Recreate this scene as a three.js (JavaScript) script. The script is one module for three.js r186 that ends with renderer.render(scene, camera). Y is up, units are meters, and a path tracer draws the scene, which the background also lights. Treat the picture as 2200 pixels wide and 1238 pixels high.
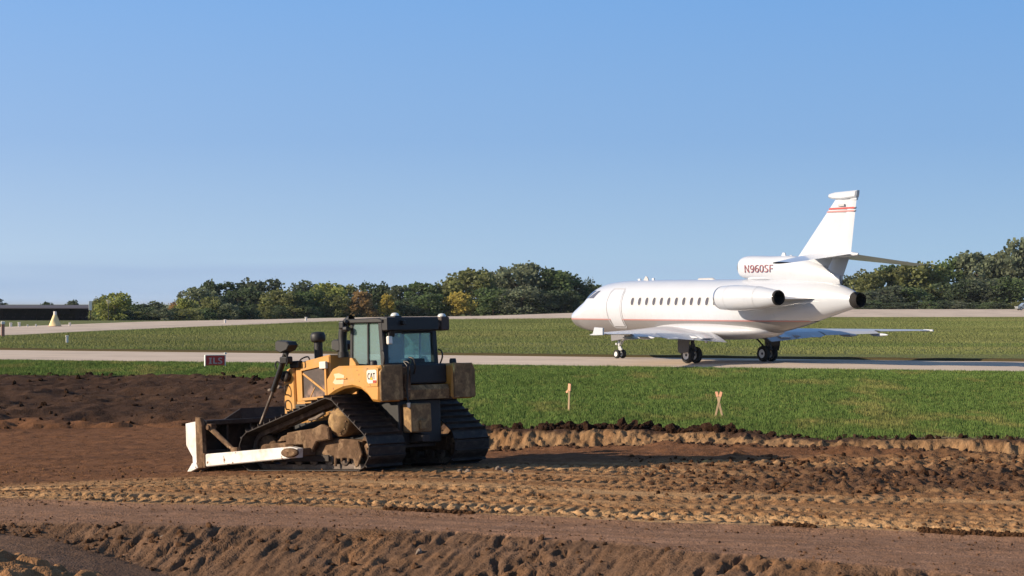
import * as THREE from 'three';
import { mergeGeometries } from 'three/addons/utils/BufferGeometryUtils.js';
import { RoundedBoxGeometry } from 'three/addons/geometries/RoundedBoxGeometry.js';
import { TextGeometry } from 'three/addons/geometries/TextGeometry.js';
import { FontLoader } from 'three/addons/loaders/FontLoader.js';

// ---------------------------------------------------------------- camera, sky, sun, exposure
const scene = new THREE.Scene();
const camera = new THREE.PerspectiveCamera(16.03, 2200 / 1238, 0.5, 9000);
camera.position.set(0, 2.74, 0);
camera.rotation.x = Math.atan(31 / 4400);

const SUN = new THREE.Vector3(-0.92, 0.375, 0.20).normalize();
const sun = new THREE.DirectionalLight(new THREE.Color(1.0, 0.84, 0.645), 5);
sun.position.copy(SUN).multiplyScalar(160).add(new THREE.Vector3(0, 0, -60));
sun.target.position.set(0, 0, -60);
sun.castShadow = true;
sun.shadow.radius = 1;
sun.shadow.mapSize.set(4096, 4096);
Object.assign(sun.shadow.camera, { left: -90, right: 90, top: 60, bottom: -60, near: 1, far: 400 });
scene.add(sun, sun.target);

const renderer = new THREE.WebGLRenderer({ antialias: true });
renderer.toneMapping = THREE.LinearToneMapping;
renderer.toneMappingExposure = 1.5;
renderer.shadowMap.enabled = true;

// ---------------------------------------------------------------- noise
function rng(seed) { let s = seed >>> 0; return () => { s = (s + 0x6D2B79F5) | 0; let t = Math.imul(s ^ (s >>> 15), 1 | s); t = (t + Math.imul(t ^ (t >>> 7), 61 | t)) ^ t; return ((t ^ (t >>> 14)) >>> 0) / 4294967296; }; }
const HASH = (() => { const r = rng(77), a = new Float32Array(65536); for (let i = 0; i < 65536; i++) a[i] = r(); return a; })();
const hsh = (x, y) => HASH[((x * 73 + y * 4099 + ((x * y) & 255) * 31) & 65535)];
function vn(x, y) {                                             // value noise 0..1
  const xi = Math.floor(x), yi = Math.floor(y), u0 = x - xi, v0 = y - yi;
  const u = u0 * u0 * (3 - 2 * u0), v = v0 * v0 * (3 - 2 * v0);
  const a = hsh(xi, yi), b = hsh(xi + 1, yi), c = hsh(xi, yi + 1), d = hsh(xi + 1, yi + 1);
  return a + (b - a) * u + (c - a) * v + (a - b - c + d) * u * v;
}
function fbm(x, y, o = 4) { let s = 0, a = 0.5, t = 0; for (let i = 0; i < o; i++) { s += a * vn(x, y); t += a; a *= 0.5; const nx = 1.6 * x - 1.2 * y + 17.3; y = 1.2 * x + 1.6 * y + 9.1; x = nx; } return s / t; }
const sm = (a, b, x) => { const t = Math.min(1, Math.max(0, (x - a) / (b - a))); return t * t * (3 - 2 * t); };
const cl = (x, a = 0, b = 1) => Math.min(b, Math.max(a, x));
const mix = (a, b, t) => a + (b - a) * t;
function pl(poly, x) {                                          // piecewise linear, ends extended
  let i = 1; while (i < poly.length - 1 && x > poly[i][0]) i++;
  const [x0, y0] = poly[i - 1], [x1, y1] = poly[i];
  return y0 + (y1 - y0) * (x - x0) / (x1 - x0);
}
function plc(poly, x) { return pl(poly, cl(x, poly[0][0], poly[poly.length - 1][0])); }

// ---------------------------------------------------------------- sky (air and low thin cloud only)
const EXPO = renderer.toneMappingExposure;                       // the ramp below is written as seen through this exposure
const lin = c => c <= 0.04045 ? c / 12.92 : Math.pow((c + 0.055) / 1.055, 2.4);
{
  const W = 3072, Hh = 1536, data = new Float32Array(W * Hh * 4);
  const ramp = [[-90, 150, 160, 170], [-6, 168, 184, 206], [0, 174, 200, 226], [1.3, 168, 198, 226], [4.5, 141, 180, 225], [8.4, 123, 171, 227], [16, 104, 150, 208], [35, 90, 128, 176], [60, 76, 110, 152], [90, 68, 100, 140]].map(([e, r, g, b]) => [e, lin(r / 255), lin(g / 255), lin(b / 255)]);
  const sunAz = Math.atan2(SUN.z, SUN.x);
  for (let j = 0; j < Hh; j++) {
    const el = ((j + 0.5) / Hh - 0.5) * 180, er = el * Math.PI / 180;
    let k = 1; while (k < ramp.length - 1 && el > ramp[k][0]) k++;
    const A = ramp[k - 1], B = ramp[k], t = cl((el - A[0]) / (B[0] - A[0]));
    const c = [1, 2, 3].map(q => mix(A[q], B[q], t));
    for (let i = 0; i < W; i++) {
      const az = ((i + 0.5) / W - 0.5) * 2 * Math.PI, o = (j * W + i) * 4;
      const cosS = Math.cos(er) * Math.cos(az - sunAz) * Math.hypot(SUN.x, SUN.z) + Math.sin(er) * SUN.y;
      const q4 = Math.pow(cl(cosS * 0.5 + 0.5), 4), g = 0.91 + 4.3 * q4 / (1 + 1.8 * q4);
      const warm = Math.pow(cl(cosS), 24) * 0.5;
      let r = c[0] * g + warm, gr = c[1] * (0.5 + 0.5 * g) + warm * 0.92, b = c[2] * (0.72 + 0.28 * g) + warm * 0.8;
      if (el > -1 && el < 3.4) {                                // low lavender cloud bank, thin streaks at its top
        const a = az * 57.3;
        const top = 0.95 + 0.35 * (fbm(a * 0.16, 3.1, 3) - 0.5) + 0.28 * sm(-100, -126, a);
        const body = sm(top + 0.2, top - 0.16, el + 0.35 * (fbm(a * 0.5, el * 5, 3) - 0.5)) * (0.35 + 0.5 * fbm(a * 0.22, el * 2.4 + 9, 3)) * sm(-87, -97, a);
        const streak = sm(0.56, 0.8, fbm(a * 0.12, el * 6 + 40, 4)) * sm(3.2, 0.8, el) * 0.28;
        const line = sm(0.16, 0.02, Math.abs(el - 0.98 - 0.12 * (fbm(a * 0.1, 71, 2) - 0.5))) * sm(0.3, 0.55, fbm(a * 0.3, 55, 2)) * 0.5;
        const m = cl(body * (0.7 + 0.6 * fbm(a * 0.35 + 7, el * 3.5, 4)) + streak + line * 0.8);
        r = mix(r, lin(168 / 255), m); gr = mix(gr, lin(192 / 255), m); b = mix(b, lin(223 / 255), m);
      }
      data[o] = r / EXPO; data[o + 1] = gr / EXPO; data[o + 2] = b / EXPO; data[o + 3] = 1;
    }
  }
  const sky = new THREE.DataTexture(data, W, Hh, THREE.RGBAFormat, THREE.FloatType);
  sky.mapping = THREE.EquirectangularReflectionMapping; sky.magFilter = THREE.LinearFilter; sky.minFilter = THREE.LinearFilter; sky.wrapS = THREE.RepeatWrapping; sky.needsUpdate = true;
  scene.background = sky; scene.environment = sky;
}

// ---------------------------------------------------------------- textures and materials
function tex(n, fn, { srgb = true, repeat = 1 } = {}) {
  const d = new Uint8Array(n * n * 4);
  for (let j = 0; j < n; j++) for (let i = 0; i < n; i++) {
    const c = fn(i / n, j / n), o = (j * n + i) * 4;
    for (let k = 0; k < 3; k++) d[o + k] = 255 * cl(Array.isArray(c) ? c[k] : c);
    d[o + 3] = 255;
  }
  const t = new THREE.DataTexture(d, n, n);
  t.wrapS = t.wrapT = THREE.RepeatWrapping; t.magFilter = t.minFilter = THREE.LinearFilter;
  if (srgb) t.colorSpace = THREE.SRGBColorSpace;
  t.repeat.set(repeat, repeat); t.needsUpdate = true;
  return t;
}
function tn(u, v, f, o = 4, s = 0) {                             // tiling noise over the unit square
  const X = u * f, Y = v * f, a = (x, y) => fbm(x + s, y + s * 1.7, o), wx = u, wy = v;
  const m0 = mix(a(X, Y), a(X - f, Y), wx), m1 = mix(a(X, Y - f), a(X - f, Y - f), wx);
  return cl(0.5 + (mix(m0, m1, wy) - 0.5) * 1.35);
}
const T = {};
T.dirt = tex(512, (u, v) => { const g = 0.86 + 0.24 * (tn(u, v, 90, 3, 5) - 0.5) + 0.22 * (tn(u, v, 24, 4, 1) - 0.5) + 0.12 * (tn(u, v, 6, 3, 2) - 0.5); const w = tn(u, v, 9, 3, 8) - 0.5; return [g * (1 + 0.05 * w), g, g * (1 - 0.07 * w)]; });
T.dirtBump = tex(512, (u, v) => 0.5 * tn(u, v, 30, 4, 11) + 0.5 * tn(u, v, 110, 3, 12), { srgb: false });
T.grass = tex(512, (u, v) => { const g = 0.85 + 0.3 * (tn(u, v, 60, 3, 3) - 0.5) + 0.2 * (tn(u, v, 9, 4, 4) - 0.5), y = tn(u, v, 5, 3, 21) - 0.5; return [g * (1 + 0.16 * y), g, g * (1 - 0.1 * y)]; });
T.slab = tex(512, (u, v) => { const g = 0.88 + 0.1 * (tn(u, v, 120, 2, 31) - 0.5) + 0.16 * (tn(u, v, 10, 4, 32) - 0.5) - 0.12 * sm(0.6, 0.85, tn(u, v, 16, 4, 35)); return [g, g * 0.995, g * 0.985]; });
// dusty yellow enamel: dust film in blotches with ragged outlines, chips and runs
T.yellow = tex(640, (u, v) => {
  const blot = sm(0.42, 0.66, tn(u, v, 7, 5, 41)), fine = tn(u, v, 60, 3, 42), chip = sm(0.78, 0.84, tn(u, v, 34, 4, 43)), run = sm(0.62, 0.8, tn(u * 1, v * 0.16 + 0.3, 40, 3, 44));
  const b = [0.88, 0.66, 0.34], d = [0.80, 0.66, 0.48], m = cl(0.62 * blot * (0.55 + 0.7 * fine) + 0.22 * run);
  return b.map((c, k) => mix(mix(c, d[k], m), [0.42, 0.33, 0.25][k], chip * 0.7) * (0.97 + 0.06 * (fine - 0.5)));
});
T.mud = tex(512, (u, v) => { const g = 0.76 + 0.42 * (tn(u, v, 16, 5, 51) - 0.5) + 0.25 * (tn(u, v, 60, 3, 52) - 0.5), c = sm(0.5, 0.62, tn(u, v, 12, 4, 53)); return [g * mix(0.86, 1.06, c), g * mix(0.82, 1.03, c), g * mix(0.79, 0.98, c)]; });
T.white = tex(512, (u, v) => { const d = sm(0.45, 0.75, tn(u, v, 9, 5, 61)), f = tn(u, v, 50, 3, 62), rust = sm(0.76, 0.83, tn(u, v, 20, 4, 63)); const g = 0.97 - 0.05 * f; return [mix(g - 0.12 * d, 0.5, rust), mix(g - 0.16 * d, 0.36, rust), mix(g - 0.22 * d, 0.26, rust)]; });
T.dark = tex(512, (u, v) => { const d = sm(0.5, 0.8, tn(u, v, 9, 5, 71)), f = tn(u, v, 60, 3, 72); return [0.55 + 0.4 * d + 0.1 * (f - 0.5), 0.55 + 0.33 * d + 0.1 * (f - 0.5), 0.55 + 0.27 * d + 0.1 * (f - 0.5)]; });
T.wood = tex(256, (u, v) => { const g = 0.8 + 0.3 * (tn(u, v * 0.1, 40, 3, 81) - 0.5); return [g, g * 0.97, g * 0.92]; });
T.jet = tex(512, (u, v) => 0.985 - 0.03 * tn(u, v, 5, 4, 91) - 0.02 * sm(0.6, 0.8, tn(u, v * 0.3, 30, 3, 92)));
const C = (r, g, b) => new THREE.Color().setRGB(r, g, b);
const std = (c, o = {}) => new THREE.MeshStandardMaterial({ color: C(...c), roughness: 0.8, side: THREE.DoubleSide, ...o });
const phy = (c, o = {}) => new THREE.MeshPhysicalMaterial({ color: C(...c), roughness: 0.5, side: THREE.DoubleSide, ...o });
const matte = (c, o = {}) => phy(c, { roughness: 1, specularIntensity: 0.08, ...o });
const M = {
  yellow: std([0.74, 0.66, 0.52], { map: T.yellow, roughness: 0.5 }),
  mud: matte([0.31, 0.215, 0.145], { map: T.mud, bumpMap: T.mud, bumpScale: 0.007 }),
  mudShadeYellow: std([0.52, 0.35, 0.17], { map: T.mud, bumpMap: T.mud, bumpScale: 0.006, roughness: 0.9 }),  // dried mud; on the rear tank faces it also stands in for shade
  blade: std([0.74, 0.71, 0.67], { map: T.white, roughness: 0.55 }),
  steel: std([0.3, 0.25, 0.215], { map: T.mud, roughness: 0.55, metalness: 0.35 }),
  shoe: std([0.075, 0.062, 0.055], { map: T.mud, roughness: 0.62, metalness: 0.3 }),
  black: std([0.035, 0.034, 0.036], { map: T.dark, roughness: 0.55 }),
  cab: std([0.022, 0.021, 0.023], { map: T.dark, roughness: 0.45 }),
  grille: std([0.26, 0.195, 0.17], { map: T.dark, roughness: 0.8 }),
  rubber: std([0.018, 0.018, 0.018], { roughness: 0.85 }),
  hyd: std([0.10, 0.095, 0.09], { map: T.dark, roughness: 0.4, metalness: 0.5 }),
  chrome: std([0.6, 0.6, 0.6], { roughness: 0.2, metalness: 1 }),
  lamp: phy([0.72, 0.7, 0.62], { roughness: 0.15, clearcoat: 1 }),
  lampHousing: std([0.055, 0.052, 0.05], { map: T.dark, roughness: 0.6 }),
  glass: phy([0.68, 0.84, 0.85], { roughness: 0.04, transmission: 0.86, thickness: 0, ior: 1.5 }),
  seat: std([0.02, 0.04, 0.075], { roughness: 0.8 }),
  sticker: std([0.66, 0.47, 0.3], { roughness: 0.7 }),
  decal: std([0.66, 0.6, 0.5], { roughness: 0.5 }), decalInk: std([0.025, 0.025, 0.025]), decalYellow: std([0.75, 0.43, 0.03]), decalRed: std([0.4, 0.06, 0.03]),
  jet: phy([0.52, 0.545, 0.595], { map: T.jet, roughness: 0.32, clearcoat: 0.6, clearcoatRoughness: 0.08 }),
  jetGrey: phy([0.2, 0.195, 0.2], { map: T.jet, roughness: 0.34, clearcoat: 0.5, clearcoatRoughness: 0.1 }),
  jetWing: phy([0.5, 0.51, 0.54], { map: T.jet, roughness: 0.36, clearcoat: 0.3 }),
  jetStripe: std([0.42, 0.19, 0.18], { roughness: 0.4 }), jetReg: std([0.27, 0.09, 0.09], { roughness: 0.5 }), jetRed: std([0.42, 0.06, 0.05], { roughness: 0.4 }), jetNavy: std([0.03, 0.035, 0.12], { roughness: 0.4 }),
  jetPane: phy([0.085, 0.075, 0.075], { roughness: 0.08, clearcoat: 1 }), jetFrame: std([0.5, 0.49, 0.47], { roughness: 0.4 }),
  jetLine: std([0.4, 0.4, 0.41], { roughness: 0.5 }),
  soot: std([0.012, 0.01, 0.01], { roughness: 0.9 }), gearMetal: std([0.5, 0.51, 0.5], { roughness: 0.4, metalness: 0.4 }), rim: std([0.72, 0.71, 0.69], { roughness: 0.4 }), gearDark: std([0.07, 0.07, 0.075], { roughness: 0.6 }),
  bleed: std([0.55, 0.55, 0.56], { roughness: 0.25, metalness: 0.9 }),
  signRed: std([0.5, 0.03, 0.018], { roughness: 0.5 }), signWhite: std([0.72, 0.69, 0.62], { roughness: 0.6 }), signText: std([0.5, 0.36, 0.32]),
  stake: std([0.66, 0.5, 0.32], { map: T.wood, roughness: 0.85 }), flagPink: std([0.7, 0.35, 0.2], { roughness: 0.7 }),
  navy: std([0.085, 0.088, 0.15], { map: T.dark, roughness: 0.7 }), navyTrim: std([0.07, 0.06, 0.07]), cream: std([0.78, 0.6, 0.3], { roughness: 0.7 }), greyWall: std([0.1, 0.1, 0.11], { map: T.dark }),
  postWhite: std([0.7, 0.66, 0.6]), postRed: std([0.35, 0.17, 0.12]), orange: std([0.7, 0.16, 0.05]),
  silver: phy([0.36, 0.4, 0.42], { roughness: 0.35, metalness: 0.5, clearcoat: 1 }), carGlass: phy([0.03, 0.04, 0.045], { roughness: 0.05, clearcoat: 1 }),
  bark: std([0.09, 0.07, 0.055], { roughness: 1 }), rock: matte([0.42, 0.36, 0.31], { map: T.mud, roughness: 0.95 }),
};

// ---------------------------------------------------------------- builders
const used = new Map();
function numbered(name) { const n = used.get(name) ?? 0; used.set(name, n + 1); return n ? `${name}_${String(n).padStart(3, '0')}` : name; }
function fin(o) { o.castShadow = true; o.receiveShadow = true; return o; }
function tag(o, label, category, group, kind) { if (label) o.userData.label = label; if (category) o.userData.category = category; if (group) o.userData.group = group; if (kind) o.userData.kind = kind; return o; }
function thing(name, label, category, [x, y, z] = [0, 0, 0], turn = 0, group) { const o = new THREE.Group(); o.name = numbered(name); o.position.set(x, y, z); o.rotation.y = turn; scene.add(o); return tag(o, label, category, group); }
function boxUV(g) {                                              // uv in metres from the face each vertex lies on
  const p = g.attributes.position, n = g.attributes.normal, uv = new Float32Array(p.count * 2);
  for (let i = 0; i < p.count; i++) {
    const ax = Math.abs(n.getX(i)), ay = Math.abs(n.getY(i)), az = Math.abs(n.getZ(i));
    if (ax > ay && ax > az) { uv[2 * i] = p.getZ(i); uv[2 * i + 1] = p.getY(i); } else if (ay > az) { uv[2 * i] = p.getX(i); uv[2 * i + 1] = p.getZ(i); } else { uv[2 * i] = p.getX(i); uv[2 * i + 1] = p.getY(i); }
  }
  for (let i = 0; i < uv.length; i++) uv[i] = uv[i] * 0.5 + 0.137;
  g.setAttribute('uv', new THREE.BufferAttribute(uv, 2));
  return g;
}
function clean(g) { let q = g.index ? g.toNonIndexed() : g; if (!q.attributes.normal) q.computeVertexNormals(); for (const k of Object.keys(q.attributes)) if (!['position', 'normal'].includes(k)) q.deleteAttribute(k); q.morphAttributes = {}; return q; }
function part(parent, name, geos, mat, label) {
  const list = (Array.isArray(geos) ? geos : [geos]).map(clean);
  const g = boxUV(list.length > 1 ? mergeGeometries(list) : list[0]);
  const m = fin(new THREE.Mesh(g, mat)); m.name = name; parent.add(m);
  if (label) m.userData.label = label;
  return m;
}
function solo(name, label, category, geos, mat, group) { const m = part(scene, numbered(name), geos, mat); return tag(m, label, category, group); }
const V = (x, y, z) => new THREE.Vector3(x, y, z);
function box(x0, x1, y0, y1, z0, z1, r = 0.012) { const g = new RoundedBoxGeometry(Math.abs(x1 - x0), Math.abs(y1 - y0), Math.abs(z1 - z0), 1, Math.min(r, Math.abs(x1 - x0) / 2.2, Math.abs(y1 - y0) / 2.2, Math.abs(z1 - z0) / 2.2)); return g.translate((x0 + x1) / 2, (y0 + y1) / 2, (z0 + z1) / 2); }
function prism(pts, z0, z1, bev = 0.015) {                       // outline in x-y, thickness along z
  const s = new THREE.Shape(pts.map(p => new THREE.Vector2(p[0], p[1]))), b = Math.min(bev, (z1 - z0) * 0.3);
  const g = new THREE.ExtrudeGeometry(s, { depth: z1 - z0 - 2 * b, bevelEnabled: b > 0, bevelSize: b, bevelThickness: b, bevelOffset: -b, bevelSegments: 1, curveSegments: 8 });
  return g.translate(0, 0, z0 + b);
}
function rod(a, b, r0, r1 = r0, seg = 10) { const A = V(...a), B = V(...b), d = B.clone().sub(A), g = new THREE.CylinderGeometry(r1, r0, d.length(), seg); g.applyQuaternion(new THREE.Quaternion().setFromUnitVectors(V(0, 1, 0), d.clone().normalize())); return g.translate((A.x + B.x) / 2, (A.y + B.y) / 2, (A.z + B.z) / 2); }
function bar(a, b, w, h) {                                       // square bar between two points
  const A = V(...a), B = V(...b), d = B.clone().sub(A), L = d.length(), g = new RoundedBoxGeometry(w, h, L, 1, Math.min(w, h) * 0.12), m = new THREE.Matrix4().lookAt(B, A, V(0, 1, 0)); g.applyMatrix4(m);
  return g.translate((A.x + B.x) / 2, (A.y + B.y) / 2, (A.z + B.z) / 2);
}
function tube(pts, r, seg = 24) { return new THREE.TubeGeometry(new THREE.CatmullRomCurve3(pts.map(p => V(...p))), seg, r, 7); }
function lathe(prof, seg = 28) { return new THREE.LatheGeometry(prof.map(p => new THREE.Vector2(p[0], p[1])), seg); }
function lathX(prof, x, y, z, seg = 28) { return lathe(prof.map(([a, r]) => [r, a]), seg).rotateZ(-Math.PI / 2).translate(x, y, z); }   // profile [along x, radius]
function lathZ(prof, x, y, z, seg = 28) { return lathe(prof.map(([a, r]) => [r, a]), seg).rotateX(Math.PI / 2).translate(x, y, z); }
function grid(nu, nv, fn, { closeU = false } = {}) {             // indexed surface with smooth normals
  const pos = [], idx = [];
  for (let j = 0; j <= nv; j++) for (let i = 0; i <= nu; i++) pos.push(...fn(i / nu, j / nv));
  for (let j = 0; j < nv; j++) for (let i = 0; i < nu; i++) { const a = j * (nu + 1) + i, b = a + 1, c = a + nu + 1, d = c + 1; idx.push(a, b, d, a, d, c); }
  const g = new THREE.BufferGeometry(); g.setAttribute('position', new THREE.Float32BufferAttribute(pos, 3)); g.setIndex(idx); g.computeVertexNormals();
  if (closeU) { const n = g.attributes.normal; for (let j = 0; j <= nv; j++) { const a = j * (nu + 1), b = a + nu; const s = V(n.getX(a) + n.getX(b), n.getY(a) + n.getY(b), n.getZ(a) + n.getZ(b)).normalize(); n.setXYZ(a, s.x, s.y, s.z); n.setXYZ(b, s.x, s.y, s.z); } }
  return g;
}
const font = await new FontLoader().loadAsync('fonts/droid/droid_sans_bold.typeface.json');
const fontThin = await new FontLoader().loadAsync('fonts/droid/droid_sans_regular.typeface.json');
function letters(str, size, depth, f = font) { return new TextGeometry(str, { font: f, size, depth, curveSegments: 4, bevelEnabled: false }); }

// ---------------------------------------------------------------- the lie of the land (x to the right, d = distance north of the viewpoint)
const PATH_FAR = [[-20, 38.5], [-9, 35.9], [-6.3, 34.9], [-3.1, 34.3], [-0.8, 33.3], [2.2, 32], [4.3, 31.4], [7.5, 29.9], [20, 26]];
const PATH_NEAR = [[-20, 34.5], [-8.1, 32.5], [-5.8, 32.1], [-2.9, 31.6], [-0.7, 31.1], [1.4, 29.9], [2.6, 28.7], [4.4, 27.4], [6.5, 25.8], [20, 19]];
const LIP = [[-30, 82], [-20, 81], [-14.7, 80.6], [-9.6, 77.5], [-5, 66], [-2.6, 57], [-0.9, 51], [0.4, 50.5], [3.4, 50.2], [6.7, 48.2], [10, 46.7], [12, 45.9], [30, 41]];
const TOE = [[-30, 60], [-14, 61], [-9, 61.5], [-5, 58], [-2.6, 53], [-0.9, 50], [0.4, 49.5], [3.4, 49.1], [6.7, 47.3], [10, 46.1], [12, 45.2], [30, 40.3]];
const TAXI_NEAR = [[-60, 109], [-24, 95.9], [2, 87.2], [20, 80], [60, 64]];
const TAXI_FAR = [[-60, 129.5], [-29, 116.5], [-3, 104.8], [23.4, 93.5], [60, 77.5]];
const BANK_DEPTH = [[-8.5, 0.1], [-7, 0.22], [-5.6, 0.48], [-4.2, 0.72], [-2, 1.0], [20, 1.05]];
const BANK_WIDTH = [[-8.5, 0.45], [-7, 0.6], [-5.6, 1.3], [-4.2, 2.4], [-2, 4.4], [20, 4.8]];
const PIVOT = [-1.84, 42.7];                                      // under the rear of the bulldozer; the floor falls away in front of it
function farLevel(x, d) {
  const up = sm(-20, 60, x) * sm(330, 480, d) * 1.2, down = -1.6 * sm(385, 470, d) * sm(10, -40, x) - 1.0 * sm(-30, -60, x) * sm(310, 400, d);
  return up + down;
}
function land(x, d) {                                             // [height, zone weights]
  const w = { path: 0, tracked: 0, smooth: 0, bank: 0, pit: 0, mound: 0, slope: 0, cut: 0, grass: 0 };
  const jit = 0.22 * (fbm(x * 1.7, 3.3, 3) - 0.5) + 0.3 * (vn(x * 0.5, 8.8) - 0.5);
  const pn = pl(PATH_NEAR, x) + jit, pf = pl(PATH_FAR, x) + 0.25 * (fbm(x * 1.3, 13.3, 3) - 0.5);
  const lipJ = (fbm(x * 2.6, 21.3, 4) - 0.5) * (x > -1 ? 0.55 : 1.6);
  const lip = pl(LIP, x) + lipJ, toe = Math.min(pl(TOE, x) + lipJ * 0.6 + (x > -1 ? 0.25 * (fbm(x * 5, 2.2, 2) - 0.5) : 0), lip - 0.12);
  const s = -((x - PIVOT[0]) * 0.7071 - (d - PIVOT[1]) * 0.7071);
  const floor = -0.69 - cl(0.0577 * s, 0, 0.34) + 0.05 * (fbm(x * 0.25, d * 0.25, 2) - 0.5) * sm(3, 8, Math.hypot(x + 3, d - 43.5));
  const lipY = mix(-0.16, -0.36, sm(-6, -0.5, x)) - 0.07 * sm(0.5, 0.75, fbm(x * 0.5, 91, 2)) * sm(-1, 1, x) - 0.1 * sm(5.6, 6.4, x) * sm(8, 7.2, x);
  if (d < pn) {
    const t = pn - d, D = plc(BANK_DEPTH, x), W = plc(BANK_WIDTH, x);
    const k = cl(t / W), drop = D * (0.75 * k + 0.25 * sm(0, 1, k));
    let y = -0.74 - drop;
    const inBank = sm(0, 0.12, t) * (1 - sm(W * 0.92, W * 1.08 + 0.1, t + 0.35 * (fbm(x * 2, d * 2, 3) - 0.5)));
    w.bank = inBank; w.pit = 1 - inBank; if (t < 0.12) { w.path = 1 - t / 0.12; w.pit = 0; }
    const m = Math.max(0, 1 - Math.hypot((x + 7.9) / 3.5, (d - 26.9) / 1.5));
    if (m > 0 && w.pit > 0.2) { y += 0.42 * Math.sqrt(m) * sm(0, 0.25, m); w.mound = sm(0.04, 0.14, m); w.pit *= 1 - w.mound; }
    return [y, w, t];
  }
  if (d < pf) { w.path = 1; return [-0.74 + 0.02 * (fbm(x * 0.6, d * 0.9, 2) - 0.5) + 0.05 * sm(0.35, 0, pf - d), w, 0]; }
  if (d < toe) {
    const edge = 42.2 + 3.2 * sm(-3, 6, x) + 1.5 * (fbm(x * 0.3, d * 0.4 + 5, 3) - 0.5);
    w.tracked = 1 - sm(edge - 1.5, edge + 1.2, d); w.smooth = 1 - w.tracked;
    return [floor, w, d - pf];
  }
  if (d < lip) {
    const k = (d - toe) / (lip - toe), steep = sm(-3, -0.5, x);
    w.cut = steep; w.slope = 1 - steep;
    const face = sm(0.3, 0.7, fbm(x * 0.55, 61, 3)), rise = mix(0.85 * k + 0.15 * sm(0, 1, k), mix(sm(0, 1, k), Math.pow(k, 0.55), face), steep);
    return [mix(floor, lipY, rise), w, k];
  }
  const n = pl(TAXI_NEAR, x), k = sm(0, 1, cl((d - lip) / (n - 2.5 - lip)));
  w.grass = 1;
  return [d < n + 30 ? lipY * (1 - k) : farLevel(x, d), w, d - lip];
}
// track prints: bands that run along the cut, each crossed by grouser ridges
const bands = []; { const r = rng(5); for (let i = 0; i < 34; i++) bands.push({ o: 0.3 + i * 0.4 + 0.2 * r(), w: 0.12 + 0.12 * r(), p: 0.2 + 0.07 * r(), ph: r() * 6, sk: -0.5 + r() * 1.1, a: 0.45 + 0.55 * r(), tilt: (r() - 0.5) * 0.05 }); }
function treads(x, d) {
  const t0 = d - pl(PATH_FAR, x); let h = 0;
  for (const b of bands) {
    const t = t0 - b.o - b.tilt * x + 0.35 * (vn(x * 0.16, b.ph * 9) - 0.5), q = Math.abs(t) / b.w;
    if (q > 1.25) continue;
    const fade = (0.35 + 0.65 * b.a) * sm(0.2, 0.5, fbm(x * 0.35 + b.ph, b.o, 2)), env = 1 - sm(0.8, 1.1, q);
    const c = (x + b.sk * t + 0.12 * (fbm(x * 3, d * 3, 2) - 0.5)) / b.p + b.ph, f = c - Math.floor(c);
    h += fade * (-0.06 * env * sm(0.12, 0.3, f) * (1 - sm(0.55, 0.85, f)) + 0.02 * sm(0.8, 1, q) * (1 - sm(1, 1.25, q)));
  }
  return h;
}
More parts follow.
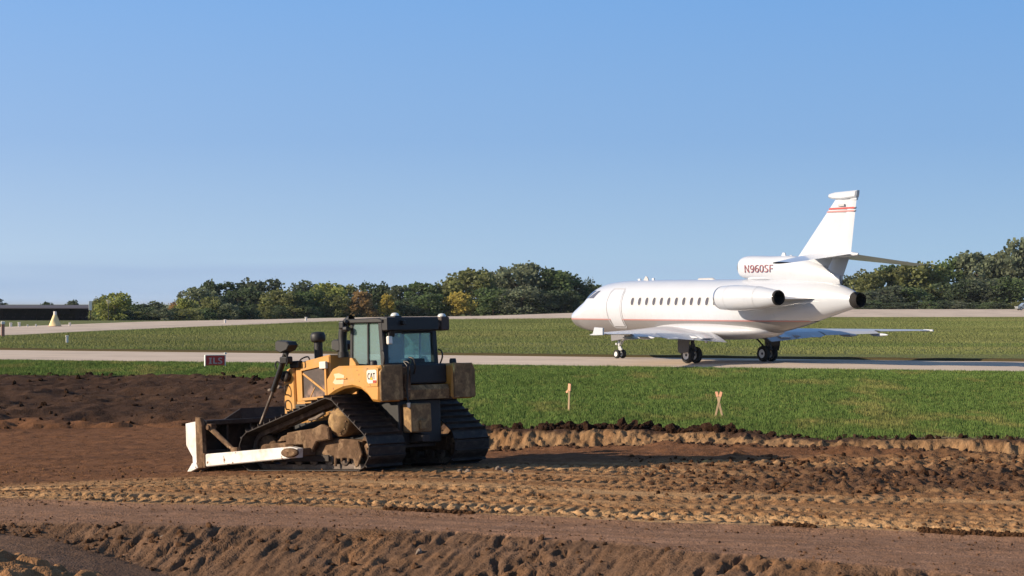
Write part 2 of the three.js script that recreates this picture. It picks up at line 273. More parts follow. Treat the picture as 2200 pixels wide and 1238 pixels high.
function relief(x, d, w, k) {
  let h = 0;
  const f1 = fbm(x * 9, d * 9, 3) - 0.5, f2 = fbm(x * 3.1, d * 3.1, 4) - 0.5;
  if (w.path) h += w.path * (0.008 * f1 + 0.012 * f2 + 0.035 * (fbm(x * 0.08, (d - pl(PATH_FAR, x)) * 3.4 + 40, 3) - 0.5));
  if (w.pit) h += w.pit * (0.012 * f1 + 0.02 * f2);
  if (w.smooth) h += w.smooth * ((x > -1 ? 0.16 * sm(1.3, 0, pl(TOE, x) - d) * fbm(x * 1.6, d * 1.6 + 3, 3) : 0) + 0.022 * f1 + 0.05 * f2 + 0.05 * (fbm(x * 0.35, d * 2.6, 3) - 0.5) + 0.06 * sm(0.62, 0.8, fbm(x * 1.4, d * 1.9 + 7, 3)) * (x > 5 ? 1.6 : 0.4));
  if (w.tracked) {
    const churn = sm(2, 7, x) * sm(35.5, 38, d);
    h += w.tracked * (treads(x, d) * (1 - 0.5 * churn) + 0.018 * f1 + 0.02 * f2 + 0.05 * (fbm(x * 0.45, (d - pl(PATH_FAR, x)) * 4.2, 3) - 0.5) + churn * (0.2 * (Math.abs(fbm(x * 2.6, d * 2.6, 4) - 0.5) * 2 - 0.3) + 0.05 * f1));
  }
  if (w.bank) {                                                    // raked by bucket teeth: slanting furrows and torn lumps
    const u = x * 0.33 + d * 0.94, v = x * 0.94 - d * 0.33;
    h += w.bank * (0.05 * (fbm(u * 1.3, v * 4.2, 3) - 0.5) + 0.075 * (fbm(u * 2.4, v * 12, 3) - 0.5) + 0.035 * (fbm(u * 7, v * 24, 2) - 0.5) + 0.008 * f2 + 0.02 * f1 - 0.08 * sm(0.66, 0.74, fbm(u * 4 + 31, v * 9, 2)) * sm(0.4, 0.6, fbm(x * 0.8, d * 0.8, 2)));
  }
  if (w.mound) h += w.mound * (0.16 * f2 + 0.09 * f1 + 0.1 * sm(0.55, 0.7, fbm(x * 3, d * 3 + 9, 2)));
  if (w.slope) { const u = x * 0.85 + d * 0.35; h += w.slope * (0.34 * (0.5 - Math.abs(fbm(x * 0.22 + d * 0.1, d * 0.42 - x * 0.12, 3) - 0.5) * 3) + 0.2 * (fbm(u * 0.5, d * 0.9, 3) - 0.5) + 0.16 * f2 + 0.1 * f1 + 0.07 * sm(0.6, 0.72, fbm(x * 1.3, d * 0.9 + 50, 3))); }
  if (w.cut) h += w.cut * (0.2 * f1 + 0.14 * f2 + 0.12 * (fbm(x * 3.5, 3, 3) - 0.5) + 0.1 * (fbm(x * 14, d * 8, 2) - 0.5)) * Math.sin(Math.PI * cl(k));
  if (w.grass) h += w.grass * (0.04 * f2 + 0.12 * (fbm(x * 0.3, d * 0.3, 3) - 0.5) * sm(0, 3, k)) * sm(0, 3, pl(TAXI_NEAR, x) - d);
  return h;
}
const SOIL = { path: [0.3, 0.172, 0.108], pit: [0.19, 0.115, 0.075], tan: [0.52, 0.31, 0.15], brown: [0.29, 0.15, 0.069], floor: [0.21, 0.1, 0.05], dark: [0.078, 0.045, 0.03], bank: [0.172, 0.1, 0.06], cut: [0.34, 0.2, 0.1], mound: [0.36, 0.19, 0.09], grass: [0.09, 0.105, 0.03], dry: [0.3, 0.24, 0.13] };
function soil(x, d, w, k, out) {
  const n1 = fbm(x * 0.9, d * 0.9, 4), n2 = fbm(x * 4, d * 4 + 30, 3), t0 = d - pl(PATH_FAR, x), n3 = w.tracked ? fbm(x * 0.1, t0 * 2.3, 4) : fbm(x * 0.25, d * 1.6, 3);
  let r = 0, g = 0, b = 0; const add = (c, t, s = 1) => { r += c[0] * t * s; g += c[1] * t * s; b += c[2] * t * s; };
  const v = 0.82 + 0.36 * n2;
  if (w.path) { const rut = fbm(x * 0.07, t0 * 5 + 60, 3), wet = sm(0.55, 0.75, fbm(x * 0.2, t0 * 1.5 + 20, 4)); add(SOIL.path, w.path, (0.8 + 0.4 * rut) * (1 - 0.14 * wet) * (0.94 + 0.12 * n2)); }
  if (w.pit) add(SOIL.pit, w.pit, 0.9 + 0.2 * n1);
  if (w.tracked) {
    const near = sm(4.2, 0.6, k + 2.4 * (n1 - 0.5)), churn = sm(1.5, 7, x + 5 * (n1 - 0.5)) * sm(36, 38.2, d) * sm(44.5, 42, d), tan = cl(0.26 + 0.6 * near * mix(0.4, 1, sm(-5, 2, x)) + 2.2 * (n3 - 0.5)) * (1 - 0.85 * churn);
    add(SOIL.tan, w.tracked * tan, v); add(SOIL.brown, w.tracked * (1 - tan) * (1 - churn), v); add([0.13, 0.07, 0.04], w.tracked * (1 - tan) * churn, v);
  }
  if (w.smooth) { const dk = sm(0.5, 0.72, fbm(x * 0.22, d * 1.1 + 4, 4)) * 0.55 + 0.5 * sm(4, 9, x) * sm(0.35, 0.6, n1); add(SOIL.floor, w.smooth * (1 - dk), v); add([0.14, 0.068, 0.036], w.smooth * dk, v); }
  if (w.bank) { const rd = sm(0.52, 0.7, n1) * 0.6; add(SOIL.bank, w.bank * (1 - rd), 0.75 + 0.5 * n2); add([0.25, 0.132, 0.064], w.bank * rd, v); }
  if (w.mound) add(SOIL.mound, w.mound, v);
  if (w.slope) { const lower = sm(0.16, 0.03, k + 0.08 * (n1 - 0.5)), rd = sm(0.5, 0.75, fbm(x * 0.25 + d * 0.12, d * 0.3, 4)) * 0.55; add(SOIL.floor, w.slope * lower, v); add(SOIL.dark, w.slope * (1 - lower) * (1 - rd), 0.75 + 0.5 * n2); add([0.125, 0.072, 0.044], w.slope * (1 - lower) * rd, v); }
  if (w.cut) { const top = sm(0.55, 0.8, k + 0.9 * (fbm(x * 0.9, 4.4, 3) - 0.5)) * (1 - 0.7 * sm(7.6, 8.6, x) * sm(11.6, 10.4, x)); const st = sm(0.45, 0.7, fbm(x * 2.2, d * 2, 3)) * 0.6; add(SOIL.cut, w.cut * (1 - top) * (1 - st), v); add(SOIL.brown, w.cut * (1 - top) * st, v * 0.8); add(SOIL.dark, w.cut * top, v); }
  if (w.grass) { const bare = sm(1.1, 0.1, k + 1.6 * (n1 - 0.5)), dry = sm(2.6, 0.6, k + 1.5 * (n2 - 0.5)) * sm(8, 10, x) * (1 - bare); add(SOIL.dark, w.grass * bare, v); add(SOIL.dry, w.grass * dry * 0.8, v); add(d > pl(TAXI_NEAR, x) + 5 ? [0.19, 0.205, 0.08] : SOIL.grass, w.grass * (1 - bare - dry * 0.8), 0.85 + 0.3 * n1); }
  out[0] = r; out[1] = g; out[2] = b;
}
function groundAt(x, d) { const [y, w, k] = land(x, d); return y + relief(x, d, w, k); }
// fine ground of the works; step sizes follow what the photograph resolves
function sheet(name, xs, ds, mat) {
  const nx = xs.length, nd = ds.length, pos = new Float32Array(nx * nd * 3), col = new Float32Array(nx * nd * 3), uv = new Float32Array(nx * nd * 2), idx = new Uint32Array((nx - 1) * (nd - 1) * 6), o = [0, 0, 0];
  let q = 0;
  for (let j = 0; j < nd; j++) for (let i = 0; i < nx; i++) {
    const x = xs[i], d = ds[j], [y, w, k] = land(x, d), n = j * nx + i;
    pos[3 * n] = x; pos[3 * n + 1] = y + relief(x, d, w, k); pos[3 * n + 2] = -d;
    soil(x, d, w, k, o); col[3 * n] = o[0]; col[3 * n + 1] = o[1]; col[3 * n + 2] = o[2];
    uv[2 * n] = x * 0.45; uv[2 * n + 1] = d * 0.45;
    if (i < nx - 1 && j < nd - 1) { idx[q++] = n; idx[q++] = n + 1; idx[q++] = n + nx + 1; idx[q++] = n; idx[q++] = n + nx + 1; idx[q++] = n + nx; }
  }
  const g = new THREE.BufferGeometry(); g.setAttribute('position', new THREE.BufferAttribute(pos, 3)); g.setAttribute('color', new THREE.BufferAttribute(col, 3)); g.setAttribute('uv', new THREE.BufferAttribute(uv, 2)); g.setIndex(new THREE.BufferAttribute(idx, 1)); g.computeVertexNormals();
  const m = fin(new THREE.Mesh(g, mat)); m.name = name; scene.add(m); return m;
}
function steps(a, b, s0, s1 = s0) { const o = [a]; let t = a; while (t < b) { t += s0 + (s1 - s0) * (t - a) / (b - a); o.push(Math.min(t, b)); } return o; }
M.dirt = matte([1, 1, 1], { vertexColors: true, map: T.dirt, bumpMap: T.dirtBump, bumpScale: 0.03, roughness: 1 });
tag(sheet('earthworks_ground', [...steps(-60, -17.6, 1.4, 0.5), ...steps(-17, 15, 0.045), ...steps(15.6, 60, 0.5, 1.4)], [...steps(2, 18.6, 0.8, 0.25), ...steps(19, 59.5, 0.055, 0.09)], M.dirt), 'graded brown earth with track prints, stripped topsoil and cut banks', 'ground', null, 'structure');
tag(sheet('topsoil_and_grass_ground', [...steps(-60, -27.5, 1.4, 0.5), ...steps(-27, 24, 0.16), ...steps(24.5, 60, 0.5, 1.4)], steps(59.5, 108, 0.13, 0.4), M.dirt), 'stripped dark topsoil rising to the grass beside the taxiway', 'ground', null, 'structure');
{ // open field to the horizon; lies under the fine ground
  const xs = [...steps(-3200, -160, 260, 90), ...steps(-150, 150, 6), ...steps(170, 3200, 90, 260)], ds = [...steps(-1500, -20, 200, 20), ...steps(-10, 118, 4), ...steps(122, 560, 7), ...steps(600, 5200, 60, 500)];
  const pos = [], uv = [], idx = [], nx = xs.length;
  for (const d of ds) for (const x of xs) {
    let y = -0.06 + (d > 112 ? farLevel(x, d) : 0);
    if (Math.abs(x) < 59 && d > 1 && d < 107) y = -2.6; else if (d <= 1) y = -1.9;
    pos.push(x, y + (d > 112 ? 0.05 * (vn(x * 0.05, d * 0.05) - 0.5) : 0), -d); uv.push(x * 0.12, d * 0.12);
  }
  for (let j = 0; j < ds.length - 1; j++) for (let i = 0; i < nx - 1; i++) { const a = j * nx + i; idx.push(a, a + 1, a + nx + 1, a, a + nx + 1, a + nx); }
  const g = new THREE.BufferGeometry(); g.setAttribute('position', new THREE.Float32BufferAttribute(pos, 3)); g.setAttribute('uv', new THREE.Float32BufferAttribute(uv, 2)); g.setIndex(idx); g.computeVertexNormals();
  const m = fin(new THREE.Mesh(g, matte([0.19, 0.205, 0.08], { map: T.grass }))); m.name = 'airfield_ground'; scene.add(m); tag(m, 'wide mown airfield grass reaching the horizon', 'ground', null, 'structure');
}
// pavements: slabs with a thickness, top a little proud of the turf
function ribbon(name, label, near, far, xs, top, thick, mat) {
  const P = [], I = []; const n = xs.length;
  const rows = [(x) => [x, pl(near, x) - 0.02, -thick], (x) => [x, pl(near, x), 0], (x) => [x, mix(pl(near, x), pl(far, x), 0.5), 0.05], (x) => [x, pl(far, x), 0], (x) => [x, pl(far, x) + 0.02, -thick]];
  const uv = [];
  for (const r of rows) for (const x of xs) { const [X, d, h] = r(x); P.push(X, top(X, d) + h, -d); const q = d - pl(near, X); uv.push(X * 0.022, q * 0.11); }
  for (let j = 0; j < rows.length - 1; j++) for (let i = 0; i < n - 1; i++) { const a = j * n + i; I.push(a, a + 1, a + n + 1, a, a + n + 1, a + n); }
  const g = new THREE.BufferGeometry(); g.setAttribute('position', new THREE.Float32BufferAttribute(P, 3)); g.setAttribute('uv', new THREE.Float32BufferAttribute(uv, 2)); g.setIndex(I);
  const h = g.toNonIndexed(); h.computeVertexNormals();
  const m = fin(new THREE.Mesh(h, mat)); m.name = name; scene.add(m); return tag(m, label, 'pavement', null, 'structure');
}
M.slab = matte([0.7, 0.58, 0.475], { map: T.slab, roughness: 0.9 });
ribbon('taxiway', 'pale concrete taxiway under the white jet', TAXI_NEAR, TAXI_FAR, steps(-60, 60, 2), () => 0.03, 0.3, M.slab);
{ // the turf beyond the taxiway stands proud of it: a low soil edge
  const P = [], I = [], xs = steps(-60, 60, 0.6), n = xs.length, e = x => pl(TAXI_FAR, x) + 0.12 * (fbm(x * 0.9, 5, 3) - 0.5);
  for (const [o, y] of [[0.02, 0.0], [0.06, 0.13], [0.5, 0.15], [4, -0.1]]) for (const x of xs) P.push(x, y + (y > 0.1 ? 0.06 * (fbm(x * 1.3, 9 + o, 3) - 0.5) : 0), -(e(x) + o));
  for (let j = 0; j < 3; j++) for (let i = 0; i < n - 1; i++) { const a = j * n + i; I.push(a, a + 1, a + n + 1, a, a + n + 1, a + n); }
  const g = new THREE.BufferGeometry(); g.setAttribute('position', new THREE.Float32BufferAttribute(P, 3)); g.setIndex(I); g.computeVertexNormals();
  const m = fin(new THREE.Mesh(g, matte([0.075, 0.06, 0.03]))); m.name = 'turf_edge'; scene.add(m); tag(m, 'dark soil edge of the turf beyond the taxiway', 'ground edge', null, 'structure');
}
{ // far runway, which curves across behind the grass
  const near = [[-120, 60], [-75, 118], [-41.8, 167], [-37, 214], [-26, 296], [-8, 338], [12, 352], [63, 360], [100, 362], [300, 370]], far = [[-190, 110], [-110, 170], [-59, 228], [-54, 300], [-31, 368], [-10, 430], [16, 468], [63, 478], [100, 480], [300, 490]];
  const P = [], I = [], uv = [], N = 60, at = (poly, t) => { const s = t * (poly.length - 1), i = Math.min(poly.length - 2, Math.floor(s)), f = s - i; return [mix(poly[i][0], poly[i + 1][0], f), mix(poly[i][1], poly[i + 1][1], f)]; };
  for (let j = 0; j <= 6; j++) for (let i = 0; i <= N; i++) { const a = at(near, i / N), b = at(far, i / N), k = j / 6, x = mix(a[0], b[0], k), d = mix(a[1], b[1], k); P.push(x, farLevel(x, d) + (j === 0 || j === 6 ? -0.2 : 0.06), -d); uv.push(x * 0.03, d * 0.03); }
  for (let j = 0; j < 6; j++) for (let i = 0; i < N; i++) { const a = j * (N + 1) + i; I.push(a, a + 1, a + N + 2, a, a + N + 2, a + N + 1); }
  const g = new THREE.BufferGeometry(); g.setAttribute('position', new THREE.Float32BufferAttribute(P, 3)); g.setAttribute('uv', new THREE.Float32BufferAttribute(uv, 2)); g.setIndex(I); g.computeVertexNormals();
  const m = fin(new THREE.Mesh(g, M.slab)); m.name = 'runway'; scene.add(m); tag(m, 'pale runway sweeping across in front of the trees', 'pavement', null, 'structure');
}
// grass blades
function tuft(n, h, spread, wid, seed) {
  const r = rng(seed), P = [];
  for (let i = 0; i < n; i++) { const a = r() * 6.283, q = r() * spread, x = Math.cos(a) * q, z = Math.sin(a) * q, t = r() * 6.283, hh = h * (0.55 + 0.6 * r()), b = hh * 0.55 * (r() - 0.3), dx = Math.cos(t) * wid, dz = Math.sin(t) * wid; P.push(x - dx, -0.03, z - dz, x + dx, -0.03, z + dz, x + Math.cos(a) * b, hh, z + Math.sin(a) * b); }
  const g = new THREE.BufferGeometry(); g.setAttribute('position', new THREE.Float32BufferAttribute(P, 3)); g.computeVertexNormals(); return g;
}
function lawn(name, label, count, geo, spot, colour, seed) {
  const r = rng(seed), m = new THREE.InstancedMesh(geo, matte([1, 1, 1]), count), o = new THREE.Object3D(), c = new THREE.Color(); let n = 0, tries = 0;
  while (n < count && tries++ < count * 6) { const p = spot(r); if (!p) continue; o.position.set(p[0], p[1], -p[2]); o.rotation.set(0, r() * 6.283, 0); const s = p[3] * (0.7 + 0.6 * r()); o.scale.set(s, s * (0.8 + 0.5 * r()), s); o.updateMatrix(); m.setMatrixAt(n, o.matrix); colour(c, p[0], p[2], r); m.setColorAt(n, c); n++; }
  m.count = n; m.name = name; fin(m); scene.add(m); return tag(m, label, 'grass', null, 'stuff');
}
lawn('verge_grass', 'short green grass on the slope between the cut and the taxiway', 120000, tuft(9, 0.085, 0.1, 0.009, 3), r => {
  const d = Math.sqrt(mix(44 * 44, 97 * 97, r())), x = (r() * 2 - 1) * (0.265 * d + 1), lip = pl(LIP, x);
  if (d < lip + 0.25 + 1.3 * fbm(x * 0.9, d * 0.9, 3) * r() || d > pl(TAXI_NEAR, x) - 0.15) return null;
  return [x, groundAt(x, d), d, 1 + 0.25 * sm(60, 90, d)];
}, (c, x, d, r) => { const n = fbm(x * 0.5, d * 0.35, 4), q = r(); const dry = sm(0.56, 0.78, fbm(x * 0.8 + 5, d * 0.25, 3)) * 0.5 + (q > 0.95 ? 0.5 : 0); const s = 0.8 + 0.4 * n; c.setRGB(mix(0.104, 0.26, dry) * s, mix(0.16, 0.215, dry) * s, mix(0.042, 0.08, dry) * s); }, 12);
lawn('infield_grass', 'mown olive green grass between the taxiway and the runway', 110000, tuft(9, 0.13, 0.36, 0.024, 4), r => {
  const d = Math.pow(mix(Math.pow(93, 1.4), Math.pow(365, 1.4), r()), 1 / 1.4), x = (r() * 2 - 1) * (0.265 * d + 2);
  if (d < pl(TAXI_FAR, x) + 0.2) return null;
  const nr = x < -41.8 ? 167 + (x + 41.8) * 1.4 : plc([[-41.8, 167], [-37, 214], [-26, 296], [-8, 338], [12, 352], [63, 360], [100, 362]], x);
  if (d > nr - 1) return null;
  return [x, farLevel(x, d) - 0.05, d, 0.55 + 0.45 * sm(100, 220, d)];
}, (c, x, d, r) => { const n = fbm(x * 0.12, d * 0.05, 4), dry = cl(0.3 + 0.9 * (fbm(x * 0.06, d * 0.09 + 7, 3) - 0.5) + 0.12 * (r() - 0.5)); c.setRGB(mix(0.13, 0.26, dry) * (0.75 + 0.5 * n), mix(0.17, 0.235, dry) * (0.75 + 0.5 * n), mix(0.055, 0.1, dry) * (0.75 + 0.5 * n)); }, 13);

// ---------------------------------------------------------------- bulldozer (own axes: x towards its rear, y up, z to its left)
{
  const cab = thing('bulldozer', 'muddy yellow crawler bulldozer with black cab and white blade arms', 'bulldozer', [0, 0, 0], 0);
  const b = Math.PI / 4, ph = 3.3 * Math.PI / 180;
  const R = new THREE.Matrix4().makeRotationY(-b).multiply(new THREE.Matrix4().makeRotationZ(ph));
  cab.setRotationFromMatrix(R);
  const piv = V(1.9, 0, 0).applyMatrix4(R), want = V(-1.84, -0.70, -42.7); cab.position.copy(want.sub(piv));
  const D = cab;
  // --- tracks
  const circ = [[-1.72, 0.45, 0.40], [0.82, 1.06, 0.43], [1.70, 0.45, 0.40]];
  const path = (() => {                                            // belt round the three wheels: tangents and arcs
    const tang = (a, c) => { const dx = c[0] - a[0], dy = c[1] - a[1], L = Math.hypot(dx, dy), base = Math.atan2(dy, dx), off = Math.acos(cl((a[2] - c[2]) / L, -1, 1)); const t = base + off; return [[a[0] + a[2] * Math.cos(t), a[1] + a[2] * Math.sin(t), t], [c[0] + c[2] * Math.cos(t), c[1] + c[2] * Math.sin(t), t]]; };
    const order = [0, 1, 2], segs = [], T3 = order.map((k, i) => tang(circ[k], circ[order[(i + 1) % 3]])), pts = [];
    for (let i = 0; i < 3; i++) {
      const [p, q, t] = T3[i].concat([T3[i][0][2]]); const n = 40; for (let s = 0; s <= n; s++) pts.push([mix(p[0], q[0], s / n), mix(p[1], q[1], s / n)]);
      const c = circ[order[(i + 1) % 3]]; let t0 = T3[i][1][2], t1 = T3[(i + 1) % 3][0][2]; while (t1 > t0) t1 -= 2 * Math.PI; for (let s = 1; s < 24; s++) { const a = mix(t0, t1, s / 24); pts.push([c[0] + c[2] * Math.cos(a), c[1] + c[2] * Math.sin(a)]); }
    }
    const len = [0]; for (let i = 1; i <= pts.length; i++) { const p = pts[i - 1], q = pts[i % pts.length]; len.push(len[i - 1] + Math.hypot(q[0] - p[0], q[1] - p[1])); }
    const total = len[len.length - 1];
    return { total, at: s => { s = ((s % total) + total) % total; let i = 1; while (len[i] < s) i++; const p = pts[i - 1], q = pts[i % pts.length], f = (s - len[i - 1]) / (len[i] - len[i - 1] || 1); return [mix(p[0], q[0], f), mix(p[1], q[1], f), Math.atan2(q[1] - p[1], q[0] - p[0])]; } };
  })();
  const nS = 46, pitch = path.total / nS;
  const shoeGeo = boxUV(mergeGeometries([clean(box(-pitch * 0.54, pitch * 0.54, 0.012, 0.034, -0.5, 0.5, 0.006)), clean(prism([[0.035, 0.03], [0.075, 0.03], [0.066, 0.095], [0.05, 0.095]], -0.49, 0.49, 0.004))]));
  const linkGeo = boxUV(mergeGeometries([-1, 1].map(s => clean(prism([[-pitch * 0.55, -0.09], [pitch * 0.55, -0.09], [pitch * 0.5, 0.012], [-pitch * 0.5, 0.012]], s * 0.1 - 0.03, s * 0.1 + 0.03, 0.006)))));
  for (const side of [1, -1]) {
    const zc = side * 1.2, trk = part(D, 'track', [0].map(() => { const g = []; for (let i = 0; i < nS; i++) { const [x, y, a] = path.at(i * pitch); g.push(clean(linkGeo.clone().rotateZ(a).translate(x, y, zc))); } return mergeGeometries(g); }), M.steel);
    for (let i = 0; i < nS; i++) { const [x, y, a] = path.at((i + 0.5) * pitch), m = fin(new THREE.Mesh(shoeGeo, M.shoe)); m.name = 'track_shoe'; m.position.set(x, y, zc); m.rotation.z = a; trk.add(m); }
    // wheels, frame and guards of this track
    const fr = part(D, 'track_frame', [prism([[-1.45, 0.3], [1.5, 0.3], [1.55, 0.62], [0.9, 0.66], [-0.2, 0.7], [-1.5, 0.58]], zc - 0.17, zc + 0.17, 0.03), prism([[-1.2, 0.62], [0.3, 0.7], [0.2, 0.86], [-0.5, 0.84], [-1.05, 0.74]], zc - 0.12, zc + 0.22, 0.03)], M.mud);
    for (const cx of [-1.05, -0.55, -0.05, 0.45, 0.95, 1.3]) part(fr, 'track_roller', lathZ([[-0.16, 0.02], [-0.16, 0.13], [-0.1, 0.13], [-0.09, 0.1], [0.09, 0.1], [0.1, 0.13], [0.16, 0.13], [0.16, 0.02]], cx, 0.24, zc, 16), M.steel);
    part(D, 'front_idler', lathZ([[-0.14, 0.03], [-0.15, 0.12], [-0.06, 0.14], [-0.07, 0.31], [0.07, 0.31], [0.06, 0.14], [0.15, 0.12], [0.14, 0.03]], -1.72, 0.45, zc), M.mud);
    part(D, 'rear_idler', lathZ([[-0.14, 0.03], [-0.15, 0.12], [-0.06, 0.14], [-0.07, 0.31], [0.07, 0.31], [0.06, 0.14], [0.15, 0.12], [0.14, 0.03]], 1.70, 0.45, zc), M.mud);
    const sp = part(D, 'drive_sprocket', prism(Array.from({ length: 50 }, (_, i) => { const a = i / 50 * 2 * Math.PI, r = i % 2 ? 0.34 : 0.295; return [0.82 + r * Math.cos(a), 1.06 + r * Math.sin(a)]; }), zc - 0.05, zc + 0.05, 0.006), M.steel);
    const hz = side > 0 ? 1 : -1;
    part(sp, 'final_drive_housing', lathZ([[-hz * 0.5, 0.3], [hz * 0.1, 0.33], [hz * 0.16, 0.31], [hz * 0.19, 0.24], [hz * 0.27, 0.2], [hz * 0.28, 0.09], [hz * 0.25, 0.0]], 0.82, 1.03, zc, 26), M.mudShadeYellow);
    part(sp, 'hub_bolts', Array.from({ length: 10 }, (_, i) => rod([0.82 + 0.265 * Math.cos(i * 0.628), 1.03 + 0.265 * Math.sin(i * 0.628), zc + hz * 0.15], [0.82 + 0.265 * Math.cos(i * 0.628), 1.03 + 0.265 * Math.sin(i * 0.628), zc + hz * 0.2], 0.022, 0.022, 6)), M.mud).userData.kind = 'stuff';
    // roller guards: mud caked plates beside the lower run
    const q0 = side > 0 ? zc + 0.2 : zc - 0.24;
    part(fr, 'rear_roller_guard', prism([[0.72, 0.1], [0.78, 0.1], [0.8, 0.26], [0.92, 0.26], [0.94, 0.2], [0.99, 0.2], [1.01, 0.27], [1.13, 0.27], [1.15, 0.2], [1.2, 0.2], [1.22, 0.26], [1.34, 0.24], [1.4, 0.08], [1.48, 0.1], [1.62, 0.34], [1.52, 0.62], [1.3, 0.66], [0.98, 0.64], [0.9, 0.58], [0.84, 0.5], [0.72, 0.52]], q0, q0 + 0.05), M.mud);
    part(fr, 'roller_guard', prism([[-1.3, 0.2], [0.55, 0.2], [0.55, 0.34], [-1.3, 0.34]], q0, q0 + 0.04), M.shoe);
    part(fr, 'pivot_bracket', prism([[-0.75, 0.55], [-0.68, 0.82], [-0.3, 0.86], [0.2, 0.9], [0.45, 0.98], [0.68, 0.92], [0.72, 0.66], [0.3, 0.62], [0.12, 0.4], [-0.12, 0.4], [-0.16, 0.56]], q0 + 0.03, q0 + 0.15, 0.025), M.mud);
    part(fr, 'hose_guard', prism([[-0.1, 1.05], [0.15, 1.08], [0.42, 1.19], [0.4, 1.25], [0.1, 1.15], [-0.12, 1.1]], q0 - 0.06, q0 + 0.02), M.steel);
  }
  // --- hull
  part(D, 'main_hull', [box(-1.6, 1.85, 0.5, 1.42, -0.6, 0.6, 0.04), rod([0.82, 1.05, -1.1], [0.82, 1.05, 1.1], 0.2, 0.2, 16)], M.black);
  part(D, 'rear_drive_case', [box(1.85, 2.12, 0.74, 1.34, -0.08, 0.5, 0.03), box(2.12, 2.2, 0.8, 1.0, 0.12, 0.3, 0.02)], M.mudShadeYellow);
  part(D, 'drawbar', [prism([[1.8, 0.5], [2.25, 0.55], [2.25, 0.68], [1.8, 0.74]], 0.1, 0.32, 0.02)], M.shoe);
  part(D, 'belly_guard', box(-1.5, 1.7, 0.42, 0.5, -0.55, 0.55, 0.02), M.shoe);
  // --- hood
  const hood = part(D, 'engine_hood', [prism([[-1.52, 2.22], [-1.45, 2.31], [-0.36, 2.45], [-0.33, 2.42], [-0.33, 1.45], [-1.5, 1.45]], -0.58, 0.58, 0.03)], M.yellow);
  part(hood, 'hood_top_rib', [prism([[-1.4, 2.315], [-0.5, 2.43], [-0.5, 2.455], [-1.4, 2.34]], -0.2, 0.2, 0.005)], M.yellow);
  for (const s of [1, -1]) {
    const z0 = s > 0 ? 0.58 : -0.62, gr = part(hood, 'grille_panel', prism([[-1.2, 1.52], [-0.46, 1.56], [-0.47, 2.2], [-1.2, 2.12]], z0, z0 + 0.03, 0.004), M.grille);
    const z1 = s > 0 ? 0.6 : -0.64;
    part(hood, 'grille_frame', [bar([-1.24, 1.5, z1 + 0.02], [-1.24, 2.16, z1 + 0.02], 0.05, 0.05), bar([-1.24, 2.15, z1 + 0.02], [-0.42, 2.24, z1 + 0.02], 0.05, 0.05), bar([-0.42, 2.24, z1 + 0.02], [-0.42, 1.53, z1 + 0.02], 0.06, 0.05), bar([-1.24, 1.51, z1 + 0.02], [-0.42, 1.54, z1 + 0.02], 0.045, 0.06), bar([-1.2, 2.07, z1 + 0.01], [-0.46, 1.66, z1 + 0.01], 0.035, 0.045), bar([-1.0, 1.53, z1 + 0.01], [-0.82, 1.76, z1 + 0.01], 0.02, 0.02)], M.yellow);
    part(hood, 'side_lamp', [box(-0.58, -0.36, 2.15, 2.31, s > 0 ? 0.6 : -0.68, s > 0 ? 0.68 : -0.6, 0.02)], M.decal);
    part(hood, 'side_skirt', prism([[-1.5, 1.18], [0.5, 1.3], [0.55, 1.95], [0.3, 2.02], [-0.33, 1.52], [-1.5, 1.47]], s > 0 ? 0.52 : -0.58, s > 0 ? 0.58 : -0.52, 0.01), M.yellow);
  }
  const rad = part(D, 'radiator_guard', prism([[-1.9, 1.15], [-1.88, 2.05], [-1.78, 2.18], [-1.52, 2.24], [-1.5, 1.15]], -0.62, 0.62, 0.03), M.yellow);
  part(rad, 'handle', tube([[-1.72, 1.62, 0.63], [-1.7, 1.64, 0.72], [-1.7, 1.8, 0.72], [-1.72, 1.84, 0.63]], 0.016), M.shoe); part(rad, 'handle', [tube([[-1.72, 1.3, 0.63], [-1.7, 1.32, 0.72], [-1.7, 1.48, 0.72], [-1.72, 1.5, 0.63]], 0.016)], M.shoe);
  part(rad, 'mounting_eye', [lathZ([[-0.05, 0.03], [-0.05, 0.12], [0.05, 0.12], [0.05, 0.03]], -1.72, 2.03, 0.68, 14)], M.shoe);
  part(D, 'lower_side_plate', [prism([[-1.86, 0.95], [-1.86, 1.2], [-0.3, 1.25], [-0.3, 1.05]], 0.5, 0.6, 0.01)], M.yellow);
  // stacks on the hood
  part(D, 'air_precleaner', [rod([-1.15, 2.35, 0.2], [-1.15, 2.76, 0.2], 0.095, 0.095, 16), lathe([[0.02, 2.74], [0.13, 2.75], [0.165, 2.79], [0.165, 2.9], [0.13, 2.96], [0.02, 2.98]], 20).translate(-1.15, 0, 0.2)], M.black);
  part(D, 'exhaust_pipe', [tube([[-0.2, 2.4, 0.3], [-0.2, 2.6, 0.3], [-0.2, 2.86, 0.3], [-0.14, 3.04, 0.3], [0.0, 3.15, 0.3], [0.12, 3.2, 0.3]], 0.095, 30), rod([-0.2, 2.38, 0.3], [-0.2, 2.5, 0.3], 0.12, 0.12, 16)], M.black);
  part(D, 'hood_hand_rail', [tube([[-1.5, 2.24, 0.45], [-1.5, 2.36, 0.45], [-1.2, 2.43, 0.45], [-1.15, 2.33, 0.45]], 0.016)], M.shoe);
